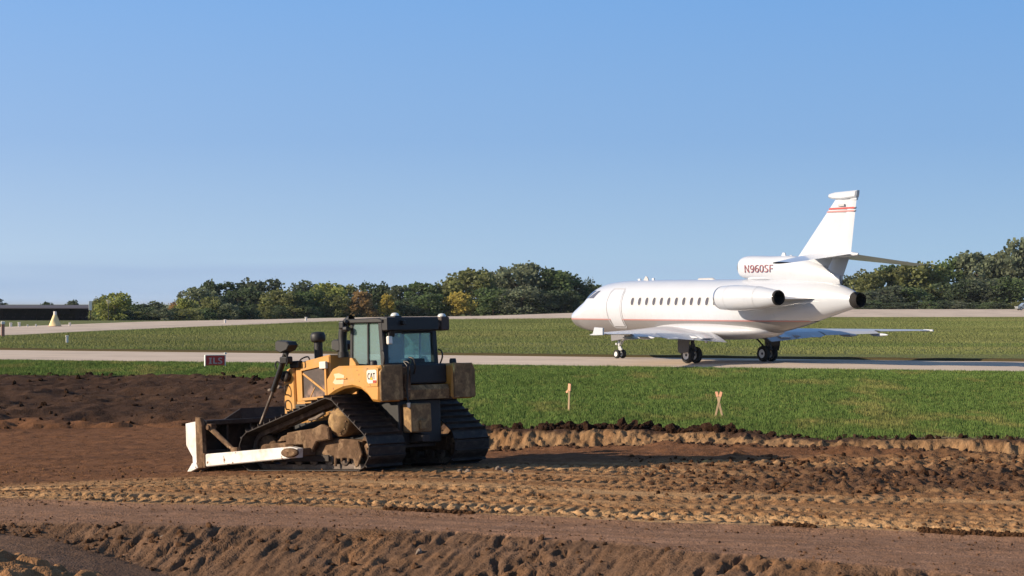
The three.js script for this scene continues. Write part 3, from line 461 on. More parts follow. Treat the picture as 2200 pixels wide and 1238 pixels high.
  // --- blade lift cylinders with a work lamp on each
  for (const s of [1, -1]) {
    const z = s * 0.8, cy = part(D, 'lift_cylinder', [rod([-1.52, 2.56, z], [-2.03, 1.72, z], 0.065, 0.06, 12), box(-1.66, -1.42, 2.3, 2.46, z - 0.1, z + 0.1, 0.03), box(-1.6, -1.3, 2.2, 2.36, z - s * 0.2 - 0.07, z - s * 0.2 + 0.07, 0.02)], M.hyd);
    part(cy, 'piston_rod', rod([-2.03, 1.72, z], [-2.78, 0.62, z], 0.034, 0.034, 10), M.steel);
    part(cy, 'hydraulic_hose', tube([[-1.5, 2.52, z + 0.09], [-1.38, 2.5, z + 0.12], [-1.36, 2.36, z + 0.1], [-1.48, 2.26, z + 0.05]], 0.02), M.rubber); part(cy, 'hydraulic_hose', [tube([[-1.72, 2.3, z], [-1.86, 2.36, z], [-1.92, 2.3, z], [-1.88, 2.2, z]], 0.018)], M.rubber);
    const lp = part(D, 'work_lamp', prism([[-1.74, 2.6], [-1.74, 2.78], [-1.66, 2.82], [-1.34, 2.78], [-1.26, 2.7], [-1.34, 2.6], [-1.56, 2.54]], z - 0.14, z + 0.14, 0.02), M.lampHousing);
    part(lp, 'lens', box(-1.765, -1.738, 2.61, 2.77, z - 0.11, z + 0.11, 0.01), M.lamp);
    part(lp, 'bracket', rod([-1.5, 2.5, z], [-1.5, 2.6, z], 0.04, 0.04, 8), M.shoe);
  }
  // --- blade
  const prof = [[-3.34, 1.14], [-3.43, 0.95], [-3.48, 0.7], [-3.47, 0.45], [-3.42, 0.28], [-3.34, 0.16]];
  const bl = part(D, 'blade', [prism([...prof, [-3.28, 0.16], [-3.35, 0.3], [-3.4, 0.46], [-3.41, 0.7], [-3.36, 0.93], [-3.26, 1.14]], -1.9, 1.9, 0.006), box(-3.3, -3.08, 1.02, 1.14, -1.86, 1.86, 0.03), box(-3.36, -3.14, 0.34, 0.48, -1.86, 1.86, 0.03), ...[-1.5, -0.8, -0.1, 0.6, 1.25].map(z => box(-3.36, -3.12, 0.2, 1.1, z - 0.03, z + 0.03, 0.01))], M.shoe);
  for (const s of [1, -1]) {
    const z0 = s > 0 ? 1.9 : -1.94;
    part(bl, 'end_plate', prism([[-3.74, 1.08], [-3.36, 1.12], [-3.36, 0.16], [-3.52, 0.14], [-3.52, 0.34], [-3.74, 0.6]], z0, z0 + 0.04, 0.006), M.blade);
    part(bl, 'end_post', [prism([[-3.355, 1.22], [-3.18, 1.2], [-3.12, 1.05], [-3.1, 0.1], [-3.355, 0.1]], z0 - 0.05 * s, z0 + 0.06, 0.01)], M.mud);
    part(bl, 'corner_bit', prism([[-3.36, 0.22], [-3.52, 0.2], [-3.7, 0.02], [-3.62, 0.0], [-3.3, 0.1]], s > 0 ? 1.6 : -1.97, s > 0 ? 1.97 : -1.6, 0.01), M.blade);
    part(bl, 'clevis', [box(-3.14, -2.92, 0.92, 1.06, s * 1.78 - 0.07, s * 1.78 + 0.07, 0.02), rod([-3.0, 0.98, s * 1.68], [-3.0, 0.98, s * 1.9], 0.05, 0.05, 10)], M.mud);
    // push arm outside the track, tilt brace above it
    const arm = part(D, 'push_arm', prism([[-3.1, 0.12], [-0.2, 0.29], [0.12, 0.31], [0.14, 0.5], [-0.1, 0.54], [-3.1, 0.4]], s > 0 ? 1.76 : -1.94, s > 0 ? 1.94 : -1.76, 0.02), M.blade);
    part(arm, 'arm_end_ring', prism([[-3.16, 0.1], [-3.04, 0.1], [-3.04, 0.42], [-3.16, 0.42]], s > 0 ? 1.74 : -1.96, s > 0 ? 1.96 : -1.74, 0.01), M.mud);
    part(arm, 'trunnion', [lathZ([[0, 0.02], [0, 0.18], [0.05, 0.18], [0.08, 0.13], [0.08, 0.02]].map(([a, r]) => [s * a, r]), 0.0, 0.41, s * 1.93, 18).scale(1.5, 0.55, 1).translate(-0.08, 0.19, 0)], M.mud);
    part(arm, 'trunnion_arm', [box(-0.05, 0.12, 0.33, 0.5, s > 0 ? 1.4 : -1.78, s > 0 ? 1.78 : -1.4, 0.03)], M.mud);
    part(D, 'tilt_brace', [rod([-3.02, 0.95, s * 1.78], [-2.3, 0.55, s * 1.82], 0.062, 0.055, 10), rod([-2.45, 0.63, s * 1.81], [-2.05, 0.44, s * 1.84], 0.045, 0.045, 10), box(-2.2, -1.96, 0.38, 0.54, s * 1.84 - 0.06, s * 1.84 + 0.06, 0.02)], M.mud);
  }
  part(bl, 'cutting_edge', prism([[-3.42, 0.24], [-3.46, 0.24], [-3.6, 0.02], [-3.55, 0.01]], -1.6, 1.6, 0.004), M.steel);
  part(bl, 'rock_guard', prism([[-3.3, 1.12], [-3.34, 1.36], [-3.31, 1.37], [-3.25, 1.12]], -1.15, 0.75, 0.006), M.shoe);
  for (const q of [[[0.75, 1.12], [1.25, 1.12], [0.75, 1.36]], [[-1.15, 1.36], [-1.65, 1.12], [-1.15, 1.12]]]) part(bl, 'rock_guard_wing', prism(q, -0.025, 0.025, 0.004).rotateY(-Math.PI / 2).translate(-3.3, 0, 0), M.shoe);
  // --- fenders with tanks
  const fend = [[0.43, 1.52], [0.42, 1.92], [0.62, 2.12], [0.82, 2.18], [2.13, 2.15], [2.16, 2.1], [2.1, 1.42], [2.06, 1.4], [1.86, 1.42], [1.72, 1.56], [1.52, 1.68], [1.28, 1.73], [1.0, 1.71], [0.74, 1.64]];
  for (const s of [1, -1]) {
    const z0 = s > 0 ? 0.72 : -1.34, f = part(D, 'fender_tank', prism(fend, z0, z0 + 0.62, 0.05), M.yellow);
    const zf = s > 0 ? 1.342 : -1.35;
    part(f, 'access_panel', prism([[1.73, 1.72], [2.08, 1.72], [2.12, 2.08], [2.06, 2.12], [1.76, 2.12], [1.73, 2.08]], zf - (s > 0 ? 0.004 : 0), zf + (s > 0 ? 0.012 : 0.004), 0.003), M.yellow);
    if (s > 0) {
      const pl8 = part(f, 'logo_plate', prism([[1.765, 1.83], [1.8, 1.79], [2.04, 1.79], [2.07, 1.83], [2.07, 2.03], [2.04, 2.065], [1.8, 2.065], [1.765, 2.03]], 1.3545, 1.3605, 0.001), M.decal);
      part(pl8, 'logo_lettering', letters('CAT', 0.105, 0.004).scale(0.9, 1.25, 1).translate(1.785, 1.87, 1.3605), M.decalInk);
      part(pl8, 'logo_triangle', prism([[1.87, 1.862], [1.96, 1.862], [1.915, 1.93]], 1.3655, 1.369, 0.0005), M.decalYellow);
      part(pl8, 'logo_bar', prism([[1.95, 1.795], [2.04, 1.795], [2.06, 1.82], [2.06, 1.85], [1.95, 1.85]], 1.361, 1.364, 0.0005), M.decalRed);
      part(f, 'faded_sticker', prism([[0.66, 1.84], [0.74, 1.8], [1.0, 1.8], [1.04, 1.98], [0.86, 2.03], [0.7, 2.02], [0.74, 1.93]], 1.339, 1.346, 0.001), M.sticker);
      part(f, 'step_plate', prism([[0.78, 1.9], [1.12, 1.9], [1.12, 1.93], [0.78, 1.93]], 1.338, 1.36, 0.004), M.yellow);
    }
    part(f, 'fender_bracket', prism([[0.86, 2.17], [1.08, 2.17], [1.06, 2.23], [0.95, 2.34], [0.88, 2.34]], s > 0 ? 0.95 : -1.05, s > 0 ? 1.05 : -0.95, 0.01), M.yellow);
    part(f, 'filler_cap', lathe([[0.0, 2.26], [0.06, 2.26], [0.075, 2.22], [0.075, 2.15]], 14).translate(1.72, 0, s * 1.12), M.black);
    part(f, 'lower_tank', box(1.5, 2.06, 1.4, 1.74, s > 0 ? 0.7 : -1.3, s > 0 ? 0.78 : -0.72, 0.02), M.mud);
  }
  part(D, 'tie_down_ring', new THREE.TorusGeometry(0.05, 0.016, 6, 14).rotateY(0.8).translate(1.95, 1.66, -1.42), M.black);
  // --- rear body
  for (const s of [1, -1]) part(D, 'rear_tank_shade_panel', prism([[0.73, 1.42], [1.31, 1.42], [1.335, 1.46], [1.335, 2.02], [1.24, 2.14], [0.73, 2.16]].map(([a, b]) => [s * a, b])[s > 0 ? 'slice' : 'reverse'](), -0.03, 0.03, 0.012).rotateY(-Math.PI / 2).translate(2.14, 0, 0), M.mudShadeYellow, 'rear face of the tank, dusty brown with painted shade');  // added cover plates: dust and the shade of the rear put into their colour
  part(D, 'rear_body', [box(1.2, 1.95, 1.74, 2.16, -0.72, 0.72, 0.04)], M.black);  // near-black colour stands in for the shade on the rear
  part(D, 'rear_ledge', [prism([[1.3, 1.42], [2.02, 1.42], [2.04, 1.62], [1.98, 1.72], [1.3, 1.72]], -0.72, 0.46, 0.03)], M.mudShadeYellow);
  part(D, 'rear_valve_block', [box(1.75, 2.1, 1.45, 2.1, 0.46, 0.7, 0.03), box(2.1, 2.16, 1.6, 1.95, 0.5, 0.66, 0.015)], M.mud);
  for (const p of [[[2.1, 2.2, 0.62], [2.2, 2.1, 0.62], [2.18, 1.6, 0.64], [2.2, 1.32, 0.63]], [[2.02, 2.22, 0.55], [2.16, 2.18, 0.54], [2.16, 1.9, 0.52], [2.12, 1.7, 0.5]], [[1.9, 2.3, 0.3], [2.02, 2.26, 0.28], [2.04, 2.1, 0.26], [1.98, 1.95, 0.25]]]) part(D, 'rear_hydraulic_hose', tube(p, 0.02), M.hyd);
  part(D, 'hose_coupling', [rod([2.2, 1.36, 0.63], [2.2, 1.26, 0.63], 0.04, 0.03, 8)], M.decal);
  // --- cab
  const cb = part(D, 'cab_base', [prism([[0.5, 2.16], [0.62, 2.3], [0.76, 2.2], [0.84, 2.15], [1.62, 2.1], [1.62, 1.95], [0.4, 1.95]], -0.74, 0.74, 0.02), box(-0.3, 0.5, 1.4, 2.08, -0.5, 0.5, 0.03)], M.cab);
  for (const s of [1, -1]) {
    part(cb, 'front_post', bar([0.56, 2.2, s * 0.7], [0.62, 3.12, s * 0.7], 0.08, 0.08), M.cab);
    part(cb, 'rear_post', [bar([1.6, 2.08, s * 0.71], [1.55, 3.1, s * 0.71], 0.12, 0.11)], M.cab);
    part(cb, 'door_post', bar([1.11, 2.15, s * 0.735], [1.15, 3.1, s * 0.735], 0.035, 0.04), M.cab);
    part(cb, 'upper_rail', bar([0.6, 3.1, s * 0.71], [1.56, 3.08, s * 0.71], 0.08, 0.06), M.cab);
    part(cb, 'side_pane', prism([[0.62, 2.3], [0.76, 2.22], [1.09, 2.19], [1.12, 3.07], [0.66, 3.07]], s * 0.715 - 0.004, s * 0.715 + 0.004, 0), M.glass);
    part(cb, 'door_pane', prism([[1.14, 2.18], [1.52, 2.14], [1.5, 3.06], [1.17, 3.07]], s * 0.715 - 0.004, s * 0.715 + 0.004, 0), M.glass);
    part(cb, 'lower_glazing_bar', bar([0.6, 2.27, s * 0.72], [0.8, 2.16, s * 0.72], 0.05, 0.05), M.cab);
    part(cb, 'grab_rail', tube([[1.66, 2.15, s * 0.8], [1.72, 2.3, s * 0.82], [1.7, 2.42, s * 0.82], [1.62, 2.46, s * 0.8]], 0.018), M.cab);
  }
  part(cb, 'front_pane', prism([[-0.66, 2.22], [0.66, 2.22], [0.66, 3.08], [-0.66, 3.08]], -0.004, 0.004, 0).rotateY(Math.PI / 2).translate(0.58, 0, 0), M.glass);
  part(cb, 'windscreen_bar', bar([0.58, 2.2, -0.12], [0.6, 3.08, -0.12], 0.04, 0.03), M.cab);
  part(cb, 'rear_pane', prism([[-0.6, 2.2], [0.6, 2.2], [0.6, 2.86], [-0.6, 2.86]], -0.004, 0.004, 0).rotateY(Math.PI / 2).translate(1.6, 0, 0), M.glass);
  part(cb, 'rear_window_frame', [bar([1.61, 2.16, -0.66], [1.61, 2.16, 0.66], 0.06, 0.08), bar([1.6, 2.86, -0.66], [1.6, 2.86, 0.66], 0.06, 0.09)], M.cab);
  part(cb, 'roof', [prism([[0.36, 3.12], [0.42, 3.17], [1.5, 3.15], [1.66, 3.1], [1.66, 3.04], [0.42, 3.08]], -0.8, 0.8, 0.02)], M.black);
  part(cb, 'rear_roof_beam', [box(1.5, 1.78, 2.86, 3.15, -0.7, 0.76, 0.03), prism([[1.6, 2.9], [1.75, 2.9], [1.72, 2.74], [1.62, 2.74]], 0.5, 0.66, 0.02), prism([[-0.62, 2.86], [0.25, 2.86], [0.18, 2.8], [-0.55, 2.82]], -0.03, 0.03, 0.006).rotateY(-Math.PI / 2).translate(1.6, 0, 0)], M.cab);
  for (const [x, y, z, w] of [[1.62, 3.15, 0.4, 0.1], [1.62, 3.13, -0.94, 0.12]]) {
    const l = part(cb, 'roof_lamp', [box(x - 0.12, x + 0.12, y - (z < 0 ? 0.27 : 0.03), y + 0.03, z - w, z + w, 0.035), ...(z < 0 ? [box(x - 0.06, x + 0.06, y - 0.2, y - 0.08, z + w - 0.02, -0.7, 0.02)] : [])], z < 0 ? M.grille : M.lampHousing);
    part(l, 'lamp_top', [lathe([[0.0, 0.07], [0.06, 0.06], [0.09, 0.02], [0.09, 0]], 14).translate(x, y + 0.028, z)], M.lamp);
  }
  part(cb, 'rear_flood_lamp', box(1.76, 1.86, 2.98, 3.08, 0.3, 0.38, 0.02), M.hyd); part(cb, 'rear_flood_lamp', box(1.64, 1.74, 2.58, 2.76, 0.58, 0.7, 0.03), M.lamp);
  part(cb, 'front_corner_lamp', [box(0.3, 0.46, 2.96, 3.14, 0.68, 0.84, 0.04), box(0.5, 0.66, 2.9, 3.02, 0.78, 0.92, 0.05), rod([0.38, 3.1, 0.7], [0.6, 3.12, 0.85], 0.035, 0.035, 8), rod([0.2, 3.12, 0.5], [0.42, 3.14, 0.72], 0.03, 0.03, 8)], M.cab);
  part(cb, 'seat', [prism([[1.12, 2.05], [1.34, 2.05], [1.42, 2.6], [1.36, 2.74], [1.26, 2.74], [1.2, 2.3], [0.86, 2.28], [0.86, 2.14], [1.1, 2.12]], 0.0, 0.5, 0.05), prism([[1.3, 2.74], [1.38, 2.74], [1.4, 2.9], [1.34, 2.92]], 0.1, 0.4, 0.03)], M.seat);
  part(cb, 'console', [box(0.62, 0.82, 2.1, 2.36, -0.5, -0.05, 0.04), box(1.0, 1.4, 2.1, 2.3, -0.3, -0.12, 0.04), box(1.62, 1.7, 2.1, 2.28, -0.35, 0.05, 0.05)], M.cab);
}

// ---------------------------------------------------------------- jet (own axes: x from nose to tail, y up, z to its left; origin on the taxiway under the nose)
{
  const J = thing('business_jet', 'white three engined business jet with red stripe and grey belly on taxiway', 'airplane', [2.99, 0.075, -100.56], -0.96);
  const TOP = [[0, 1.98], [0.04, 2.05], [0.15, 2.14], [0.4, 2.27], [0.73, 2.41], [1.4, 2.72], [1.78, 2.9], [2.1, 3.13], [2.44, 3.35], [2.85, 3.5], [3.32, 3.59], [4.4, 3.68], [6.1, 3.71], [12.6, 3.69], [15, 3.68], [17, 3.62], [18.2, 3.5], [19, 3.3], [19.55, 3.1]];
  const BOT = [[0, 1.9], [0.04, 1.83], [0.15, 1.74], [0.4, 1.58], [0.73, 1.45], [1.4, 1.31], [1.78, 1.26], [2.44, 1.21], [3.32, 1.17], [4.4, 1.14], [6.1, 1.12], [9.5, 1.09], [12.6, 1.1], [14.2, 1.25], [16.2, 1.6], [18.07, 2.07], [19.3, 2.37], [19.55, 2.43]];
  const HW = [[0, 0.03], [0.04, 0.1], [0.15, 0.21], [0.4, 0.38], [0.73, 0.56], [1.4, 0.82], [1.78, 0.94], [2.44, 1.09], [3.32, 1.2], [4.4, 1.25], [12.6, 1.25], [14.2, 1.2], [16.2, 0.99], [18.07, 0.62], [19.3, 0.38], [19.55, 0.335]];
  const smooth = poly => x => { let i = 1; while (i < poly.length - 1 && x > poly[i][0]) i++; const g = k => poly[cl(k, 0, poly.length - 1)], p0 = g(i - 2), p1 = g(i - 1), p2 = g(i), p3 = g(i + 1), h = p2[0] - p1[0], t = cl((x - p1[0]) / h); const m1 = p0 === p1 ? (p2[1] - p1[1]) : (p2[1] - p0[1]) / (p2[0] - p0[0]) * h, m2 = p3 === p2 ? (p2[1] - p1[1]) : (p3[1] - p1[1]) / (p3[0] - p1[0]) * h; return (2 * t ** 3 - 3 * t * t + 1) * p1[1] + (t ** 3 - 2 * t * t + t) * m1 + (-2 * t ** 3 + 3 * t * t) * p2[1] + (t ** 3 - t * t) * m2; };
  const top = smooth(TOP), bot = smooth(BOT), hw = smooth(HW), WL = x => 1.86 + 0.0 * x;
  const st = t => 19.55 * (t < 0.25 ? 2.4 * t * t : 0.15 + (t - 0.25) * 0.85 / 0.75);
  const ring = (x, a) => { const c = (top(x) + bot(x)) / 2, h = (top(x) - bot(x)) / 2; return [x, c + h * Math.sin(a), hw(x) * Math.cos(a)]; };
  const wa = x => { const c = (top(x) + bot(x)) / 2, h = (top(x) - bot(x)) / 2; return Math.asin(cl((WL(x) - c) / h, -1, 1)); };
  const skin = (x, y, off = 0) => { const c = (top(x) + bot(x)) / 2, h = (top(x) - bot(x)) / 2, s = cl((y - c) / h, -0.98, 0.98), z = hw(x) * Math.sqrt(1 - s * s), n = V(0, s / h, Math.sqrt(1 - s * s) / hw(x)).normalize(); return [x, y + n.y * off, z + n.z * off]; };
  const body = part(J, 'fuselage', grid(40, 90, (u, v) => { const x = st(v), a = wa(x); return ring(x, a + u * (Math.PI - 2 * a)); }), M.jet);
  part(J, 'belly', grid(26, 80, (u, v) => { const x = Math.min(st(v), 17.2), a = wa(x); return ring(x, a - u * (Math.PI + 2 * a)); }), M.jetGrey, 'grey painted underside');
  for (const s of [1, -1]) {
    part(body, 'cheat_line', grid(2, 80, (u, v) => { const x = 0.12 + v * 17.0, y = 1.84 + u * 0.055, p = skin(x, y, 0.006); return [p[0], p[1], s * p[2]]; }), M.jetStripe);
    for (let k = 0; k < 12; k++) {                                // oval cabin windows
      const cx = 6.26 + k * 0.529, cy = 2.71;
      const oval = (rx, ry, off) => grid(20, 3, (u, v) => { const a = u * 2 * Math.PI, c = Math.cos(a), q = Math.sin(a), r = v, e = 0.8; const p = skin(cx + rx * r * Math.sign(c) * Math.abs(c) ** e, cy + ry * r * Math.sign(q) * Math.abs(q) ** e, off); return [p[0], p[1], s * p[2]]; });
      const wnd = part(body, 'cabin_window', oval(0.155, 0.225, 0.006), M.jetFrame);
      part(wnd, 'pane', oval(0.105, 0.175, 0.011), M.jetPane);
    }
    // flight deck side windows
    const quad = (P, off) => grid(6, 6, (u, v) => { const a = [mix(P[0][0], P[1][0], u), mix(P[0][1], P[1][1], u)], c = [mix(P[3][0], P[2][0], u), mix(P[3][1], P[2][1], u)]; const p = skin(mix(a[0], c[0], v), mix(a[1], c[1], v), off); return [p[0], p[1], s * p[2]]; });
    part(body, 'cockpit_window', quad([[2.52, 2.86], [3.1, 2.86], [3.42, 3.22], [3.16, 3.2]], 0.008), M.jetPane);
    part(body, 'cockpit_window', quad([[2.06, 2.84], [2.44, 2.86], [3.0, 3.22], [2.62, 3.22]], 0.008), M.jetPane);
    if (s > 0) {
      const line = (pts, w, off) => grid(1, pts.length - 1, (u, v) => { const i = Math.round(v * (pts.length - 1)), a = pts[Math.max(0, i - 1)], c = pts[Math.min(pts.length - 1, i + 1)], dx = c[0] - a[0], dy = c[1] - a[1], L = Math.hypot(dx, dy) || 1, k = (u - 0.5) * w; return skin(pts[i][0] - dy / L * k, pts[i][1] + dx / L * k, off); });
      const dense = pts => { const o = []; for (let i = 0; i < pts.length - 1; i++) for (let k = 0; k < 8; k++) o.push([mix(pts[i][0], pts[i + 1][0], k / 8), mix(pts[i][1], pts[i + 1][1], k / 8)]); o.push(pts[pts.length - 1]); return o; };
      const door = part(body, 'cabin_door', grid(8, 16, (u, v) => skin(mix(4.52, 5.36, u), mix(1.55, 3.24, v), 0.01)), M.jet);
      part(door, 'door_seam', [line(dense([[4.36, 1.86], [4.3, 2.6], [4.38, 3.12], [4.5, 3.3], [5.3, 3.3], [5.44, 3.16], [5.46, 2.6], [5.46, 1.86]]), 0.03, 0.014)], M.jetLine);
      part(door, 'door_lower_seam', [line(dense([[4.36, 1.86], [4.46, 1.56], [4.6, 1.48], [5.34, 1.48], [5.46, 1.56], [5.46, 1.86]]), 0.04, 0.014)], M.jet);
    }
  }
  part(J, 'windshield', grid(16, 5, (u, v) => { const x = mix(1.86, 2.5, v), a = Math.PI / 2 + (u - 0.5) * 1.15, p = ring(x, a); return [p[0] - 0.006, p[1] + 0.008, p[2]]; }), M.jetPane);
  // wing to body fairing
  part(J, 'belly_fairing', grid(30, 40, (u, v) => { const x = 6.9 + v * 8.4, e = Math.sqrt(cl(1 - ((x - 10.8) / 3.95) ** 2, 0, 1)), q = Math.pow(e, 0.6), a = u * 2 * Math.PI; return [x, 1.42 + (Math.sin(a) > 0 ? 0.5 : 0.42) * q * Math.sin(a), 1.36 * q * Math.cos(a)]; }, { closeU: true }), M.jetWing);
  // aerials
  part(J, 'aerial', [prism([[5.55, 3.69], [5.95, 3.69], [5.85, 3.86], [5.72, 3.9]], -0.02, 0.02, 0.004)], M.jetLine); part(J, 'aerial', [box(5.15, 5.35, 3.68, 3.78, -0.03, 0.03)], M.jet); part(J, 'aerial', [box(6.2, 6.36, 3.69, 3.8, -0.03, 0.03)], M.jet); part(J, 'satellite_dome', lathX([[-0.65, 0.01], [-0.5, 0.09], [0.4, 0.1], [0.65, 0.01]], 10.1, 3.68, 0, 14), M.jetLine);
  part(J, 'aerial', prism([[9.9, 1.0], [10.2, 1.0], [10.15, 0.84], [10.0, 0.84]], -0.015, 0.015, 0.004), M.jet);
  // wings
  const foil = (t, n = 20) => { const o = []; for (let i = 0; i <= n; i++) { const x = 0.5 * (1 + Math.cos(Math.PI * i / n)); o.push([x, 5 * t * (0.2969 * Math.sqrt(x) - 0.126 * x - 0.3516 * x * x + 0.2843 * x ** 3 - 0.1036 * x ** 4)]); } for (let i = 1; i <= n; i++) { const x = 0.5 * (1 - Math.cos(Math.PI * i / n)); o.push([x, -0.75 * 5 * t * (0.2969 * Math.sqrt(x) - 0.126 * x - 0.3516 * x * x + 0.2843 * x ** 3 - 0.1036 * x ** 4)]); } return o; };
  const LE = [[0.6, 6.9], [1.1, 7.3], [4.8, 10.15], [9.35, 13.95], [9.62, 14.2]], TE = [[0.6, 12.95], [1.1, 12.9], [4.8, 12.75], [9.35, 14.85], [9.62, 14.8]], WY = [[0.6, 1.3], [9.62, 1.38]];
  const wing = (za, zb, c0, c1, n, tw = 0) => s => grid(40, n, (u, v) => { const z = mix(za, zb, v), le = pl(LE, z), te = pl(TE, z), f = foil(0.1), p = f[Math.round(u * 40)], x = mix(c0, c1, p[0]); return [le + x * (te - le), pl(WY, z) + p[1] * (te - le) * (c1 - c0 < 0.5 ? 0.5 : 1), s * z]; });
  for (const s of [1, -1]) {
    const w = part(J, 'wing', wing(0.6, 9.5, 0, 0.8, 20)(s), M.jetWing);
    const flap = (za, zb, drop, name) => part(w, name, grid(40, 6, (u, v) => { const z = mix(za, zb, v), le = pl(LE, z), te = pl(TE, z), ch = (te - le) * 0.24, f = foil(0.16)[Math.round(u * 40)], x0 = le + (te - le) * 0.79, a = drop, X = f[0] * ch, Y = f[1] * ch; return [x0 + X * Math.cos(a) + Y * Math.sin(a), pl(WY, z) + 0.0 - X * Math.sin(a) + Y * Math.cos(a), s * z]; }), M.jetWing);
    flap(1.3, 4.75, 0.3, 'inner_flap'); flap(4.8, 7.1, 0.26, 'outer_flap'); flap(7.15, 9.3, 0.02, 'aileron');
    part(w, 'wing_tip', [prism([[13.95, 1.33], [14.3, 1.32], [14.87, 1.34], ...(s > 0 ? [[14.87, 1.63], [14.3, 1.65], [14.2, 1.4]] : [[14.85, 1.42], [14.3, 1.43]])], s > 0 ? 9.5 : -9.58, s > 0 ? 9.58 : -9.5, 0.015)], M.jet);
    part(w, 'leading_edge_slat', grid(10, 12, (u, v) => { const z = mix(1.6, 9.2, v), le = pl(LE, z), te = pl(TE, z), ch = te - le, a = -1.9 + u * 3.8, q = 0.035 * ch; return [le + 0.02 * ch - Math.cos(a) * q * 0.9, pl(WY, z) + Math.sin(a) * q * 0.9, s * z]; }), M.bleed);
    for (const [z, m] of [[3.0, M.jetWing], [5.9, M.jetWing], [7.2, M.jet]]) part(w, 'flap_track_fairing', lathX([[-0.55, 0.01], [-0.3, 0.07], [0.1, 0.085], [0.45, 0.05], [0.62, 0.01]], mix(pl(LE, z), pl(TE, z), 0.9), pl(WY, z) - 0.17, s * z, 12), m);
    for (const z of [2.3, 4.2]) part(w, 'flap_vane', prism([[12.3, 1.2], [12.85, 1.08], [12.87, 1.12], [12.35, 1.27]], s * z - 0.3, s * z + 0.3, 0.006), M.jet);
  }
  // side engines
  for (const s of [1, -1]) {
    const e = part(J, 'engine_nacelle', lathX([[0.55, 0.36], [0.1, 0.39], [0.0, 0.43], [0.03, 0.47], [0.25, 0.52], [0.9, 0.55], [1.7, 0.545], [2.6, 0.48], [3.3, 0.375], [3.62, 0.315], [3.6, 0.3]].map(([a, r]) => [a, r]), 13.4, 2.86, s * 2.02, 36), M.jet);
    part(e, 'inlet_lip', lathX([[0.12, 0.392], [0.0, 0.432], [0.032, 0.474], [0.14, 0.505]], 13.392, 2.86, s * 2.02, 36), M.bleed);
    part(e, 'fan_face', lathX([[0, 0.01], [0.0, 0.37]], 13.9, 2.86, s * 2.02, 24), M.gearDark);
    part(e, 'exhaust_nozzle', lathX([[0, 0.318], [0.1, 0.325], [0.18, 0.29], [0.1, 0.26], [-0.4, 0.24], [-0.4, 0.01]], 16.98, 2.86, s * 2.02, 30), M.soot);
    for (const [a, r] of [[0.75, 0.548], [2.55, 0.49]]) part(e, 'access_panel_seam', lathX([[a, r], [a + 0.02, r]], 13.4, 2.86, s * 2.02, 36), M.jetLine);
    part(J, 'engine_pylon', grid(40, 4, (u, v) => { const f = foil(0.09)[Math.round(u * 40)], z = mix(0.6, 1.62, v), x0 = mix(13.9, 14.3, v), ch = mix(4.0, 2.7, v); return [x0 + f[0] * ch, 2.82 + f[1] * ch, s * z]; }), M.jetWing);
  }
  // centre engine: dorsal inlet duct, tail cone exhaust
  const DC = [[12.66, 4.2], [13.2, 4.2], [14.5, 4.12], [16, 3.98], [17.6, 3.75], [18.7, 3.62]], DH = [[12.66, 0.43], [12.85, 0.49], [13.3, 0.52], [14.5, 0.56], [16, 0.66], [17.6, 0.5], [18.7, 0.2]], DW = [[12.66, 0.4], [12.85, 0.46], [13.3, 0.49], [14.5, 0.49], [16, 0.42], [17.6, 0.27], [18.7, 0.1]];
  const dc = smooth(DC), dh = smooth(DH), dw = smooth(DW);
  const duct = part(J, 'centre_engine_duct', grid(36, 40, (u, v) => { const x = 12.66 + v * 6.04, a = u * 2 * Math.PI, c = Math.cos(a), q = Math.sin(a); return [x, dc(x) + dh(x) * Math.sign(q) * Math.abs(q) ** 0.85, dw(x) * Math.sign(c) * Math.abs(c) ** 0.85]; }, { closeU: true }), M.jet);
  part(duct, 'inlet_throat', lathX([[0.0, 0.42], [0.05, 0.36], [0.6, 0.33], [0.6, 0.01]], 12.655, 4.2, 0, 30).scale(1, 1, 1), M.gearDark);
  part(duct, 'duct_pedestal', grid(20, 20, (u, v) => { const x = 12.95 + v * 3.6, a = u * Math.PI * 2, e = Math.sqrt(cl(1 - (v * 2 - 1) ** 4)); return [x, 3.72 + 0.12 * Math.sin(a), 0.4 * e * Math.cos(a)]; }, { closeU: true }), M.jet);
  part(duct, 'duct_aerial', [prism([[15.0, 4.62], [15.35, 4.6], [15.3, 4.8], [15.15, 4.82]], -0.02, 0.02, 0.005), box(15.6, 15.72, 4.58, 4.7, -0.02, 0.02)], M.jet);
  part(J, 'tail_exhaust', lathX([[-0.12, 0.338], [0.0, 0.342], [0.2, 0.325], [0.34, 0.295], [0.3, 0.275], [-0.2, 0.26], [-0.2, 0.01]], 19.53, 2.765, 0, 30), M.soot);
  // registration: letters laid on the curved side of the duct
  const reg = off => { const g = letters('N960SF', 0.32, 0.006, fontThin); g.computeBoundingBox(); const W = g.boundingBox.max.x; const p = g.attributes.position; for (let i = 0; i < p.count; i++) { const x = 13.16 + p.getX(i) / W * 1.86, y = 3.975 + p.getY(i), sy = cl((y - dc(x)) / dh(x), -0.95, 0.95), sq = Math.abs(sy) ** (1 / 0.85), z = dw(x) * Math.pow(Math.sqrt(1 - sq * sq), 0.85); p.setXYZ(i, x, y, z + p.getZ(i) + off); } g.computeVertexNormals(); return g; };
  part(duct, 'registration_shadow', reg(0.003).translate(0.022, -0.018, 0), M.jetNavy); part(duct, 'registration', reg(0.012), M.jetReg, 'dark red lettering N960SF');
  // fin, rudder and tailplane
  const FL = [[3.4, 14.6], [4.55, 16.05], [7.0, 18.42]], FT = [[3.4, 18.66], [4.7, 19.28], [7.0, 19.62]];
